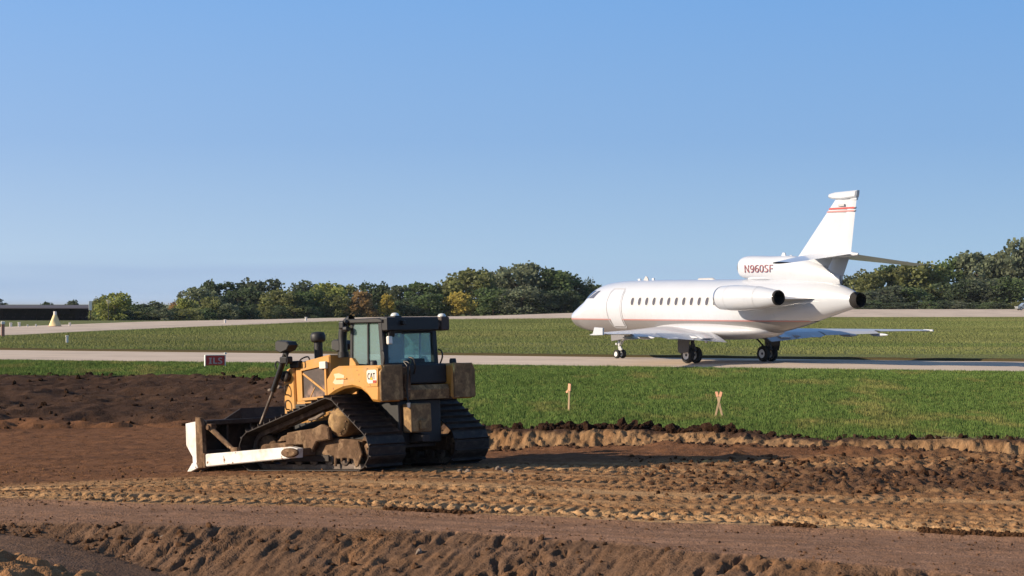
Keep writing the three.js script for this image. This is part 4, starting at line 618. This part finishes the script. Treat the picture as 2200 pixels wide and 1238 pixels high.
  const finS = (c0, c1, ya, yb, t = 0.085) => grid(40, 14, (u, v) => { const y = mix(ya, yb, v), le = pl(FL, y), te = pl(FT, y), f = foil(t)[Math.round(u * 40)], x = mix(c0, c1, f[0]); return [le + x * (te - le), y, f[1] * (u < 0.5 ? 1 : 4 / 3) * (te - le) * (c1 - c0 < 0.5 ? 0.45 : 0.8)]; });
  const vf = part(J, 'fin', finS(0, 0.72, 3.45, 7.0), M.jet);
  part(vf, 'rudder', finS(0.7, 1, 4.62, 6.96, 0.14), M.jet); part(vf, 'fin_tail_block', finS(0.7, 1, 3.45, 4.58, 0.14), M.jet);
  const bandOn = (y0, y1, m, nm) => { for (const s of [1, -1]) part(vf, nm, grid(10, 1, (u, v) => { const y = mix(y0, y1, v), le = pl(FL, y), te = pl(FT, y), x = mix(0.02, 0.99, u), t = 0.085 * 5 * (0.2969 * Math.sqrt(x / 0.72) - 0.126 * (x / 0.72) - 0.3516 * (x / 0.72) ** 2 + 0.2843 * (x / 0.72) ** 3 - 0.1036 * (x / 0.72) ** 4); return [le + x * (te - le), y, s * (Math.max(t * 0.8, 0.02) * (te - le) * 1.0 + 0.03)]; }), m); };
  bandOn(6.55, 6.62, M.jetRed, 'fin_band'); bandOn(6.43, 6.49, M.jetStripe, 'fin_band');
  part(vf, 'fin_emblem', box(18.62, 18.98, 6.66, 6.76, -0.1, 0.1, 0.02), M.jetLine);
  part(vf, 'fin_top_pod', [prism([[18.0, 7.12], [18.06, 7.2], [18.4, 7.26], [19.72, 7.3], [19.7, 7.12], [19.66, 7.0], [18.8, 6.95], [18.3, 6.98], [18.06, 7.04]], -0.13, 0.13, 0.06), box(19.3, 19.66, 6.9, 7.02, -0.05, 0.05, 0.02)], M.jet);
  part(vf, 'tail_junction_pod', lathX([[0, 0.02], [0.3, 0.12], [1.2, 0.16], [2.6, 0.14], [3.2, 0.05], [3.22, 0.01]], 16.5, 4.66, 0, 14), M.jet);
  for (const s of [1, -1]) part(J, 'tailplane', grid(40, 10, (u, v) => { const z = mix(0.04, 3.87, v), le = mix(16.9, 18.75, v), te = mix(19.35, 19.85, v), f = foil(0.085)[Math.round(u * 40)]; return [le + f[0] * (te - le), mix(4.68, 4.26, v) + f[1] * (te - le), s * z]; }), M.jet);
  // landing gear
  const wheel = (p, x, y, z, r, w) => { const t = part(p, 'tyre', lathZ([[-w / 2, r * 0.55], [-w / 2, r * 0.82], [-w * 0.4, r * 0.95], [-w * 0.2, r], [w * 0.2, r], [w * 0.4, r * 0.95], [w / 2, r * 0.82], [w / 2, r * 0.55]], x, y, z, 26), M.rubber); part(p, 'rim', lathZ([[-w * 0.46, r * 0.56], [-w * 0.3, r * 0.2], [-w * 0.42, 0.01], [w * 0.42, 0.01], [w * 0.3, r * 0.2], [w * 0.46, r * 0.56]], x, y, z, 22), M.rim); };
  const ng = part(J, 'nose_gear', [rod([3.75, 0.24, 0], [3.62, 1.25, 0], 0.05, 0.07), rod([3.66, 0.5, 0.02], [4.25, 1.2, 0.12], 0.03), rod([3.66, 0.5, -0.02], [4.25, 1.2, -0.12], 0.03), rod([3.75, 0.21, -0.2], [3.75, 0.21, 0.2], 0.04), prism([[3.76, 0.3], [3.96, 0.42], [3.8, 0.62], [3.74, 0.6]], -0.04, 0.04, 0.01), box(3.5, 3.62, 0.62, 0.74, -0.1, 0.1, 0.03)], M.gearMetal);
  wheel(ng, 3.75, 0.21, 0.17, 0.21, 0.17); wheel(ng, 3.75, 0.21, -0.17, 0.21, 0.17);
  for (const q of [-0.325, 0.3]) part(ng, 'gear_door', prism([[3.5, 0.82], [4.5, 0.95], [4.5, 1.22], [3.45, 1.22]], q, q + 0.025, 0.005), M.jetGrey);
  for (const s of [1, -1]) {
    const zc = s * 2.22, g = part(J, 'main_gear', [rod([11.7, 0.36, zc], [11.7, 1.3, zc * 0.97], 0.08, 0.1), rod([11.7, 0.5, zc], [11.0, 1.2, zc * 0.9], 0.04), rod([11.7, 0.36, zc - 0.34], [11.7, 0.36, zc + 0.34], 0.055), prism([[11.76, 0.45], [12.0, 0.55], [11.86, 0.85], [11.75, 0.82]], zc - 0.05, zc + 0.05, 0.01)], M.gearDark);
    wheel(g, 11.7, 0.36, zc + 0.23, 0.36, 0.24); wheel(g, 11.7, 0.36, zc - 0.23, 0.36, 0.24);
    part(g, 'gear_door', prism([[11.28, 0.5], [11.45, 0.42], [12.0, 0.5], [12.12, 1.15], [11.25, 1.22]], s > 0 ? zc + 0.42 : zc - 0.445, s > 0 ? zc + 0.445 : zc - 0.42, 0.006), M.gearDark);
  }
}

// ---------------------------------------------------------------- trees beyond the runway
const leafMats = {
  deep: [0.066, 0.09, 0.045], dusky: [0.085, 0.1, 0.062], green: [0.1, 0.14, 0.055], olive: [0.175, 0.18, 0.068], lime: [0.24, 0.25, 0.075], gold: [0.4, 0.3, 0.07], rust: [0.29, 0.18, 0.08], grey: [0.145, 0.16, 0.1],
};
const leafM = {}; for (const k in leafMats) leafM[k] = phy([1, 1, 1], { vertexColors: true, roughness: 1, transmission: 0.5, thickness: 0, specularIntensity: 0.3 }), leafM[k].color.setRGB(...leafMats[k]);
function crownGeo(seed, { clumps = 26, leaves = 95, open = 0.1, shape = 'round' }) {   // unit crown: height 1 above ground, width 1
  const r = rng(seed), P = [], K = [], n0 = V(), gauss = () => (r() + r() + r() - 1.5) * 1.15;
  const cs = [];
  for (let i = 0; i < clumps; i++) {
    const a = r() * 6.283, h = 0.14 + 0.8 * (i + r()) / clumps, t = (h - 0.14) / 0.86;
    const env = shape === 'cone' ? Math.pow(1 - t, 0.7) * 0.5 + 0.06 : shape === 'bush' ? Math.sqrt(cl(1 - (t * 0.98) ** 2)) * 0.5 : Math.sqrt(cl(1 - Math.pow(Math.abs(t - 0.42) / 0.62, 2.2))) * 0.5;
    const q = env * (0.35 + 0.65 * Math.sqrt(r())), s = (0.11 + 0.1 * r()) * (0.7 + 0.6 * env * 2);
    cs.push([Math.cos(a) * q * 0.86, h, Math.sin(a) * q * 0.86, s, 0.78 + 0.44 * r()]);
  }
  for (const [cx, cy, cz, s, tone] of cs) for (let j = 0; j < leaves; j++) {
    n0.set(gauss(), gauss() * 0.85 + 0.12, gauss()); const L = n0.length() || 1; const rad = s * (0.55 + 0.5 * r()) * (r() < open ? 1.3 : 1); n0.multiplyScalar(rad / L);
    const x = cx + n0.x, y = Math.max(0.01, cy + n0.y * 0.8), z = cz + n0.z, sz = 0.02 + 0.022 * r(), ax = r() * 6.283, ux = Math.cos(ax), uz = Math.sin(ax), tl = (r() - 0.5) * 1.6, vx = -uz * Math.sin(tl), vy = Math.cos(tl), vz = ux * Math.sin(tl), c = tone * (0.78 + 0.44 * r());
    const q = [[-1, -0.6], [1, -0.7], [0.75, 0.8], [-0.7, 0.75]].map(([p, w]) => [x + (ux * p + vx * w) * sz, y + vy * w * sz * 0.9, z + (uz * p + vz * w) * sz]);
    for (const k of [0, 1, 2, 0, 2, 3]) { P.push(...q[k]); K.push(c, c * (0.96 + 0.08 * tone), c * 0.95); }
  }
  const g = new THREE.BufferGeometry(); g.setAttribute('position', new THREE.Float32BufferAttribute(P, 3)); g.setAttribute('color', new THREE.Float32BufferAttribute(K, 3)); g.computeVertexNormals(); return g;
}
function trunkGeo(seed) {
  const r = rng(seed), g = [rod([0, -0.05, 0], [0.01, 0.45, 0], 0.02, 0.012, 7), rod([0.01, 0.45, 0], [0.0, 0.85, 0.01], 0.012, 0.003, 6)];
  for (let i = 0; i < 9; i++) { const a = r() * 6.283, h = 0.18 + 0.5 * r(), l = 0.16 + 0.22 * r(); g.push(rod([0, h, 0], [Math.cos(a) * l, h + 0.12 + 0.16 * r(), Math.sin(a) * l], 0.009, 0.002, 5)); }
  return mergeGeometries(g.map(clean));
}
const crowns = { round: [1, 2, 3, 4, 5].map(s => crownGeo(s * 17, {})), cone: [6, 7].map(s => crownGeo(s * 19, { shape: 'cone', clumps: 22 })), bush: [8, 9, 10].map(s => crownGeo(s * 23, { shape: 'bush', clumps: 18, leaves: 85 })), sparse: [11].map(s => crownGeo(s * 29, { clumps: 15, leaves: 40, open: 0.5 })) };
const trunks = [31, 32, 33].map(trunkGeo);
const treeWords = { deep: 'dark green leafy tree', dusky: 'dull brownish green leafy tree', green: 'mid green leafy tree', olive: 'olive green yellowing tree', lime: 'pale yellow green leafy tree', gold: 'golden yellow autumn tree', rust: 'rusty orange autumn tree', grey: 'grey green leafy tree' };
let treeN = 0;
function tree(px, top, wpx, kind, d, place, shape = 'round') {
  const x = (px - 1100) * d / 4400, y0 = farLevel(x, d) - 0.15, h = 2.74 - (top - 650) * d / 4400 - y0, w = wpx * d / 4400, i = treeN++, r = rng(900 + i), list = crowns[shape], size = shape === 'bush' ? (h > 4.4 ? 'tall ' : h > 3.4 ? 'rounded ' : 'low ') + (w > 6.2 ? 'broad ' : '') : (h > 14 ? 'very tall ' : h > 10.5 ? 'tall ' : h > 7.5 ? 'mid sized ' : 'short ') + (w < h * 0.62 ? 'slim ' : w > h * 1.05 ? 'broad ' : '');
  const bush = shape === 'bush', t = thing(bush ? 'shrub' : 'tree', size + (bush ? treeWords[kind].replace(' tree', ' shrub') : treeWords[kind]) + ' ' + place, bush ? 'shrub' : 'tree', [x, y0, -d], r() * 6.283, bush ? 'shrubs along the runway edge' : 'trees beyond the runway');
  const c = fin(new THREE.Mesh(list[i % list.length], leafM[kind])); c.name = 'crown'; c.scale.set(w * 1.12, h, w * 1.12); t.add(c);
  const k = fin(new THREE.Mesh(trunks[i % 3], M.bark)); k.name = bush ? 'stem' : 'trunk'; k.scale.set(w * 0.8, h, w * 0.8); t.add(k);
}
const W1 = 'beyond the dark hangar', W2 = 'in the wood left of the bulldozer cab', W3 = 'in the wood between cab and jet nose', W4 = 'in the wood behind the jet tail';
for (const a of [
  [100, 650, 26, 'deep', 520, W1], [146, 649, 40, 'dusky', 520, W1], [212, 643, 42, 'olive', 400, W1], [246, 632, 66, 'lime', 380, W1], [232, 648, 50, 'green', 385, W1], [300, 655, 70, 'deep', 470, W1], [345, 652, 56, 'dusky', 470, W1], [376, 652, 40, 'rust', 455, W1],
  [398, 643, 48, 'lime', 430, W2], [428, 620, 84, 'grey', 440, W2], [472, 606, 92, 'deep', 450, W2], [512, 624, 90, 'deep', 445, W2], [556, 604, 96, 'dusky', 460, W2], [452, 640, 46, 'olive', 425, W2], [492, 653, 40, 'grey', 420, W2],
  [600, 624, 84, 'olive', 440, W2], [640, 612, 80, 'dusky', 470, W2], [662, 626, 70, 'green', 440, W2], [702, 612, 76, 'lime', 450, W2], [738, 614, 64, 'olive', 465, W2], [722, 636, 56, 'olive', 440, W2],
  [776, 627, 62, 'rust', 440, W2, 'cone'], [806, 611, 70, 'deep', 475, W2], [832, 634, 42, 'gold', 440, W2, 'cone'], [862, 616, 70, 'dusky', 470, W2], [900, 610, 84, 'green', 470, W2], [876, 640, 70, 'deep', 445, W2], [940, 612, 86, 'deep', 470, W2], [926, 634, 70, 'green', 445, W2],
  [978, 598, 70, 'olive', 470, W3], [1012, 582, 110, 'olive', 465, W3], [984, 632, 62, 'gold', 445, W3], [1062, 584, 96, 'dusky', 480, W3], [1112, 570, 108, 'grey', 475, W3], [1150, 574, 96, 'dusky', 485, W3], [1192, 582, 96, 'green', 475, W3], [1226, 592, 76, 'deep', 480, W3], [1060, 622, 84, 'green', 455, W3], [1120, 618, 80, 'grey', 452, W3], [1168, 626, 84, 'deep', 455, W3], [1214, 624, 70, 'deep', 458, W3],
  [1250, 602, 34, 'dusky', 500, W3, 'sparse'], [1264, 600, 30, 'dusky', 500, W3, 'sparse'], [1284, 614, 60, 'deep', 500, W3], [1330, 616, 80, 'deep', 505, W3], [1400, 618, 90, 'dusky', 505, W3], [1480, 616, 90, 'deep', 505, W3],
  [1560, 618, 90, 'dusky', 510, W4], [1640, 616, 90, 'deep', 510, W4], [1720, 614, 90, 'green', 510, W4], [1790, 610, 80, 'deep', 510, W4],
  [1836, 598, 56, 'dusky', 505, W4], [1874, 584, 84, 'olive', 490, W4], [1922, 574, 92, 'green', 495, W4], [1972, 566, 104, 'olive', 490, W4], [2008, 578, 66, 'lime', 492, W4], [1900, 618, 90, 'dusky', 475, W4], [1960, 620, 84, 'green', 475, W4],
  [2056, 556, 84, 'green', 500, W4], [2102, 544, 100, 'grey', 495, W4], [2148, 546, 88, 'olive', 498, W4], [2186, 524, 96, 'grey', 490, W4], [2240, 530, 110, 'dusky', 490, W4], [2062, 604, 90, 'deep', 476, W4], [2120, 600, 96, 'dusky', 474, W4], [2172, 598, 92, 'green', 472, W4], [2300, 540, 120, 'green', 490, W4],
  [-40, 640, 90, 'dusky', 540, W1], [-120, 634, 100, 'green', 540, W1], [2380, 540, 120, 'deep', 495, W4],
]) tree(...a);
{ const r = rng(321), kinds = ['deep', 'dusky', 'green', 'deep', 'olive', 'grey', 'deep']; for (let px = 222; px < 2260; px += 26 + 10 * r()) tree(px, mix(668, 652, sm(250, 1000, px)) - 6 * r(), 44 + 22 * r(), kinds[Math.floor(r() * 7)], mix(400, 462, sm(250, 1000, px)) + 6 * r(), px < 390 ? 'near the dark hangar' : px < 960 ? 'left of the bulldozer cab' : px < 1300 ? 'between cab and jet nose' : 'behind the jet', 'bush'); }

// ---------------------------------------------------------------- hangar, markers and signs on the airfield
{
  const d = 430, x0 = -170, x1 = -86, y0 = farLevel(-88, d) - 0.1, y1 = 1.95;
  const h = thing('hangar', 'long low navy blue hangar at the far side of the runway', 'building', [0, y0, -d], 0);
  const H = y1 - y0, n = 12, w = (x1 - x0) / n;
  for (let i = 0; i < n; i++) part(h, 'wall_panel', box(x0 + i * w + 0.03, x0 + (i + 1) * w - 0.03, 0, H - 0.5, -14, 0, 0.02), i % 5 === 3 ? M.navyTrim : M.navy);
  part(h, 'roof', prism([[-15, H - 0.5], [0.6, H - 0.5], [0.6, H - 0.3], [-7, H + 0.25], [-15, H - 0.3]], 0, x1 - x0 + 0.6, 0.02).rotateY(Math.PI / 2).translate(x0 - 0.3, 0, 0), M.navyTrim);
  part(h, 'end_wing', box(x1 + 0.05, x1 + 2.6, 0, H - 0.9, -10, -1, 0.03), M.greyWall);
  part(h, 'door', box(x1 - 9, x1 - 6, 0, H - 1.6, 0, 0.12, 0.02), M.greyWall);
}
{
  const d = 229, x = (117 - 1100) * d / 4400, t = thing('pyramid_marker', 'pale yellow pyramid shaped airfield marker with white cap', 'marker', [x, farLevel(x, d), -d], 0.35);
  const fr = (h0, h1, a, b) => { const g = new THREE.CylinderGeometry(b, a, h1 - h0, 4, 1); return g.rotateY(Math.PI / 4).translate(0, (h0 + h1) / 2, 0); };
  part(t, 'body', fr(0.12, 1.36, 0.88, 0.25), M.cream); part(t, 'cap', fr(1.36, 1.74, 0.24, 0.2), M.signWhite); part(t, 'skirt', fr(-0.1, 0.12, 0.98, 0.95), M.postRed);
}
const post = (px, base, top, wpx, d, mat, label, group, name = 'marker_post') => { const x = (px - 1100) * d / 4400, y0 = 2.74 - (base - 650) * d / 4400, h = (base - top) * d / 4400, w = wpx * d / 4400; const t = thing(name, label, 'post', [x, y0 - 0.03, -d], 0.3, group); part(t, 'stem', box(-w / 2, w / 2, 0, h * 0.8, -w / 2, w / 2, w * 0.1), mat); part(t, 'cap', box(-w * 0.62, w * 0.62, h * 0.8, h, -w * 0.62, w * 0.62, w * 0.15), M.postWhite); };
for (const [px, b, t, w, d] of [[22, 704, 693, 5, 226], [40, 703, 692, 5, 227], [58, 702, 697, 3, 227.5], [76, 702, 696, 3, 228], [149, 700, 693, 4, 232]]) post(px, b, t, w, d, M.postWhite, 'short white marker post at the runway edge before the navy hangar', 'white posts before the hangar');
post(5, 722, 690, 7, 165, M.postRed, 'tall rusty post with pale cap at the near runway edge', null);
post(143, 736, 720, 5, 140, M.postWhite, 'pale marker post alone in the infield grass', null);
post(483, 694, 686, 4, 262, M.postWhite, 'small white runway edge light before the dark trees', 'runway edge lights', 'edge_light'); post(657, 689, 681, 4, 300, M.postWhite, 'small white runway edge light before the dark trees', 'runway edge lights', 'edge_light');
{
  const d = 330, x = (193 - 1100) * d / 4400, t = thing('white_board', 'tall narrow white board standing beside the navy hangar end', 'sign', [x, farLevel(x, d), -d], 0.2);
  part(t, 'panel', box(-0.26, 0.26, 1.6, 3.1, -0.08, 0.08, 0.02), M.signWhite); part(t, 'leg', box(-0.06, 0.06, -0.1, 1.6, -0.06, 0.06, 0.01), M.greyWall);
  const e = 332, x2 = (232 - 1100) * e / 4400, u = thing('yellow_beacon', 'small pale yellow box on a pole among the trees', 'beacon', [x2, farLevel(x2, e), -e], 0.2);
  part(u, 'pole', rod([0, -0.1, 0], [0, 2.7, 0], 0.06, 0.05, 8), M.greyWall); part(u, 'box', box(-0.24, 0.24, 2.7, 3.3, -0.2, 0.2, 0.03), M.cream);
}
{ // red guidance sign beside the taxiway
  const d = 87, x = (462 - 1100) * d / 4400, t = thing('taxiway_sign', 'red ILS sign with white letters on the grass beside the taxiway', 'sign', [x, groundAt(x, d), -d], 0.26);
  part(t, 'housing', box(-0.4, 0.4, 0.1, 0.598, -0.3, -0.02, 0.015), M.signRed); t.scale.y = 0.86; const f = part(t, 'face', box(-0.39, 0.39, 0.11, 0.58, -0.02, 0.0, 0.004), M.signRed);
  const g = letters('ILS', 0.3, 0.008); g.computeBoundingBox(); g.translate(-g.boundingBox.max.x / 2, 0.19, 0.001); part(f, 'lettering', g, M.signText);
  part(t, 'end_cap', box(-0.44, -0.4, 0.02, 0.6, -0.32, 0.0, 0.01), M.signWhite); part(t, 'end_cap', box(0.4, 0.44, 0.02, 0.6, -0.32, 0.0, 0.01), M.signWhite); part(t, 'hood', box(-0.43, 0.45, 0.6, 0.625, -0.32, 0.01, 0.008), M.signWhite); part(t, 'lamp', box(0.38, 0.48, 0.66, 0.74, -0.1, 0.02, 0.01), M.signWhite);
  for (const q of [-0.3, 0.3]) part(t, 'leg', rod([q, -0.05, -0.15], [q, 0.1, -0.15], 0.03, 0.03, 8), M.gearMetal);
}
// survey stakes in the verge
{
  const d = 57.8, x = (1222 - 1100) * d / 4400, t = thing('survey_stake', 'single wooden survey stake with a pink orange tip in the grass', 'stake', [x, groundAt(x, d), -d], -0.6);
  part(t, 'lath', prism([[-0.03, -0.15], [0.03, -0.15], [0.035, 0.74], [0.0, 0.78], [-0.025, 0.75]], -0.012, 0.012, 0.003).rotateZ(-0.03), M.stake); part(t, 'flagging', [prism([[-0.04, 0.58], [0.05, 0.56], [0.055, 0.76], [-0.03, 0.77]], -0.02, 0.02, 0.004).rotateZ(-0.03), prism([[-0.03, 0.6], [-0.1, 0.54], [-0.085, 0.5], [-0.02, 0.52]], -0.006, 0.006, 0.001)], M.flagPink);
  const e = 55, x2 = (1545 - 1100) * e / 4400, y2 = groundAt(x2, e);
  for (const s of [1, -1]) { const u = thing('survey_stake', s > 0 ? 'wooden survey stake leaning left, crossed with another in the grass' : 'wooden survey stake leaning right, crossed with another in the grass', 'stake', [x2 + s * 0.09, y2, -e + s * 0.03], -0.35, 'crossed survey stakes'); part(u, 'lath', prism([[-0.028, -0.12], [0.028, -0.12], [0.028, 0.68], [-0.028, 0.7]], -0.012, 0.012, 0.003).rotateZ(s * 0.24), M.stake); part(u, 'flagging', prism([[-0.036, 0.55], [0.036, 0.55], [0.036, 0.68], [-0.036, 0.69]], -0.018, 0.018, 0.003).rotateZ(s * 0.24), M.flagPink); }
}
{ // silver car at the right edge of the runway
  const d = 440, x = (2206 - 1100) * d / 4400, c = thing('silver_car', 'silver grey car standing before the wood at the runway', 'car', [x, farLevel(x, d) + 0.07, -d], 0.1);
  part(c, 'body', prism([[-2.2, 0.35], [-2.25, 0.8], [-1.4, 0.98], [-0.7, 1.6], [1.3, 1.66], [2.1, 1.05], [2.25, 0.9], [2.25, 0.4], [1.9, 0.3], [-2.0, 0.3]], -0.88, 0.88, 0.08), M.silver);
  for (const s of [-1, 1]) { part(c, 'side_window', prism([[-1.15, 1.02], [-0.62, 1.5], [1.2, 1.55], [1.7, 1.08]], s * 0.885 - 0.01, s * 0.885 + 0.01, 0.003), M.carGlass); for (const q of [-1.4, 1.4]) { const w = part(c, 'wheel', lathZ([[-0.1, 0.18], [-0.1, 0.3], [-0.06, 0.34], [0.06, 0.34], [0.1, 0.3], [0.1, 0.18]], q, 0.34, s * 0.8, 18), M.rubber); part(w, 'rim', lathZ([[-0.08, 0.2], [0, 0.02], [0.08, 0.2]], q, 0.34, s * 0.8, 14), M.rim); } part(c, 'headlight', box(-2.27, -2.18, 0.72, 0.84, s * 0.7 - 0.16, s * 0.7 + 0.16, 0.02), M.lamp); }
}

scene.fog = new THREE.FogExp2(new THREE.Color(0.72, 0.8, 0.9), 0.00004);

// ---------------------------------------------------------------- clods and stones
function lump(seed, rough = 0.35) { const g = new THREE.IcosahedronGeometry(1, 2), p = g.attributes.position, s = seed * 13.7; for (let i = 0; i < p.count; i++) { const v = V(p.getX(i), p.getY(i), p.getZ(i)).normalize(), k = 0.72 + rough * (fbm(v.x * 1.7 + s, v.y * 1.7 + v.z * 2.3 + s, 3) * 1.6 - 0.3); p.setXYZ(i, v.x * k, v.y * k * 0.8, v.z * k); } g.computeVertexNormals(); return boxUV(clean(g)); }
const lumps = [1, 2, 3, 4, 5, 6].map(s => lump(s, 0.55));
{
  const sets = [
    ['bank_clods', 'loose dark clods on the near bank', 1300, [0.19, 0.11, 0.065], r => { const x = -9 + 18 * r(), d = pl(PATH_NEAR, x) - plc(BANK_WIDTH, x) * 1.05 * r(); return d < 20 ? null : [x, d, 0.007 + 0.045 * Math.pow(r(), 6)]; }],
    ['tracked_soil_crumbs', 'crumbs of tan soil among the track prints', 4200, [0.3, 0.17, 0.09], r => { const x = -12 + 24 * r(), d = pl(PATH_FAR, x) + 0.1 + 11 * Math.pow(r(), 1.3); return d > pl(TOE, x) ? null : [x, d, 0.008 + 0.03 * Math.pow(r(), 5)]; }],
    ['churned_soil_clods', 'dark clods in the churned soil at the right', 1500, [0.15, 0.082, 0.048], r => { const x = 2.5 + 11 * r(), d = 36.5 + 9 * r(); return d > pl(TOE, x) ? null : [x, d, 0.012 + 0.055 * Math.pow(r(), 4)]; }],
    ['topsoil_crumbs', 'crumbs of dark topsoil on the stripped slope', 1300, [0.08, 0.047, 0.03], r => { const x = -24 + 24 * r(), d = mix(pl(TOE, x), pl(LIP, x) + 0.6, r()); return [x, d, 0.015 + 0.085 * Math.pow(r(), 5)]; }],
    ['path_crumbs', 'crumbs of soil strewn over the smooth path', 900, [0.2, 0.115, 0.07], r => { const x = -9 + 18 * r(), a = pl(PATH_NEAR, x), b = pl(PATH_FAR, x), q = r(); return [x, mix(a, b, q < 0.35 ? 0.2 * r() : q < 0.75 ? 1 - 0.25 * r() : r()), 0.006 + 0.02 * Math.pow(r(), 4)]; }],
    ['path_edge_clods', 'dark crumbs along the edge of the smooth path', 1500, [0.13, 0.072, 0.04], r => { const x = -6 + 15 * r(), d = pl(PATH_FAR, x) - 0.05 + 0.22 * r(); return vn(x * 0.7, 4.4) * sm(-7, 4, x) < 0.3 ? null : [x, d, 0.01 + 0.035 * Math.pow(r(), 2)]; }],
    ['cut_edge_crumbs', 'crumbs of soil along the cut edge', 900, [0.1, 0.066, 0.05], r => { const x = -1 + 14.5 * r(), d = r() < 0.5 ? pl(TOE, x) - 0.7 * r() * r() : pl(LIP, x) + 0.05 + 0.6 * r(); return [x, d, 0.012 + 0.05 * Math.pow(r(), 4)]; }],
  ];
  sets.forEach(([name, label, n, col, spot], k) => {
    const r = rng(60 + k), m = new THREE.InstancedMesh(lumps[k % 6], matte([1, 1, 1], { map: T.mud }), n), o = new THREE.Object3D(), c = new THREE.Color(); let i = 0;
    while (i < n) { const p = spot(r); if (!p) continue; const [x, d, s] = p; o.position.set(x, groundAt(x, d) + s * 0.12, -d); o.rotation.set(r() * 6, r() * 6, r() * 6); o.scale.set(s * (0.8 + 0.7 * r()), s * (0.6 + 0.5 * r()), s * (0.8 + 0.7 * r())); o.updateMatrix(); m.setMatrixAt(i, o.matrix); const t = 0.7 + 0.7 * r(); c.setRGB(col[0] * t, col[1] * t, col[2] * t); m.setColorAt(i, c); i++; }
    m.name = name; fin(m); scene.add(m); tag(m, label, 'clods', null, 'stuff');
  });
}
M.clod = matte([0.085, 0.05, 0.034], { map: T.mud, bumpMap: T.mud, bumpScale: 0.02, roughness: 1 });
{
  const r = rng(88);
  const clod = (x, d, s, label, group) => { const m = fin(new THREE.Mesh(lumps[Math.floor(r() * 6)], M.clod)); m.name = numbered('soil_clod'); m.position.set(x, groundAt(x, d) + s * 0.3, -d); m.rotation.set(r() * 6, r() * 6, r() * 6); m.scale.set(s * (0.9 + 0.6 * r()), s * (0.7 + 0.4 * r()), s * (0.9 + 0.5 * r())); scene.add(m); tag(m, label, 'clod', group); };
  for (let i = 0; i < 150; i++) { const x = i < 110 ? 0.7 + 4.8 * Math.pow(r(), 0.9) : -0.6 + 13 * r(); clod(x, pl(LIP, x) - 0.1 + 0.6 * r(), 0.05 + 0.12 * r() * r() * (i < 110 ? 1 : 0.6), 'dark torn topsoil clod on the lip between sandy cut and grass', 'clods along the cut lip'); }
  for (let i = 0; i < 18; i++) { const x = -20 + 13 * r(); clod(x, pl(LIP, x) + 0.6 - 2 * r(), 0.06 + 0.12 * r() * r(), 'dark topsoil clod at the grass edge of the stripped slope', 'clods along the stripped slope'); }
  const stone = (px, py, s, label, group) => { const g = -0.70, d = 4400 * (2.74 - g) / (py - 650), x = (px - 1100) * d / 4400, m = fin(new THREE.Mesh(lumps[Math.floor(r() * 6)], M.rock)); m.name = numbered('stone'); m.position.set(x, groundAt(x, d) + s * 0.35, -d); m.rotation.set(r() * 6, r() * 6, r() * 6); m.scale.set(s * 1.2, s, s); scene.add(m); tag(m, label, 'stone', group); };
  for (const [px, py, s] of [[988, 1016, 0.05], [1005, 1015, 0.06], [1070, 1010, 0.07], [1085, 1016, 0.05], [1098, 1017, 0.05]]) stone(px, py, s, 'pale stone on the bare soil behind the bulldozer', 'stones behind the bulldozer');
  for (const [px, py, s] of [[350, 1128, 0.05], [610, 1178, 0.06], [900, 1150, 0.05], [550, 1215, 0.06], [1180, 1190, 0.06]]) stone(px, py, s, 'pale stone in the rough near bank', 'stones in the near bank');
  for (const [x, d, s] of [[-7.6, 70, 0.12], [-8.0, 70.3, 0.09], [-8.3, 70.2, 0.08]]) { const m = fin(new THREE.Mesh(lumps[2], M.rock)); m.name = numbered('stone'); m.position.set(x, groundAt(x, d) + s * 0.35, -d); m.scale.setScalar(s); scene.add(m); tag(m, 'pale stone on the dark stripped slope', 'stone', 'stones on the stripped slope'); }
}
renderer.render(scene, camera);
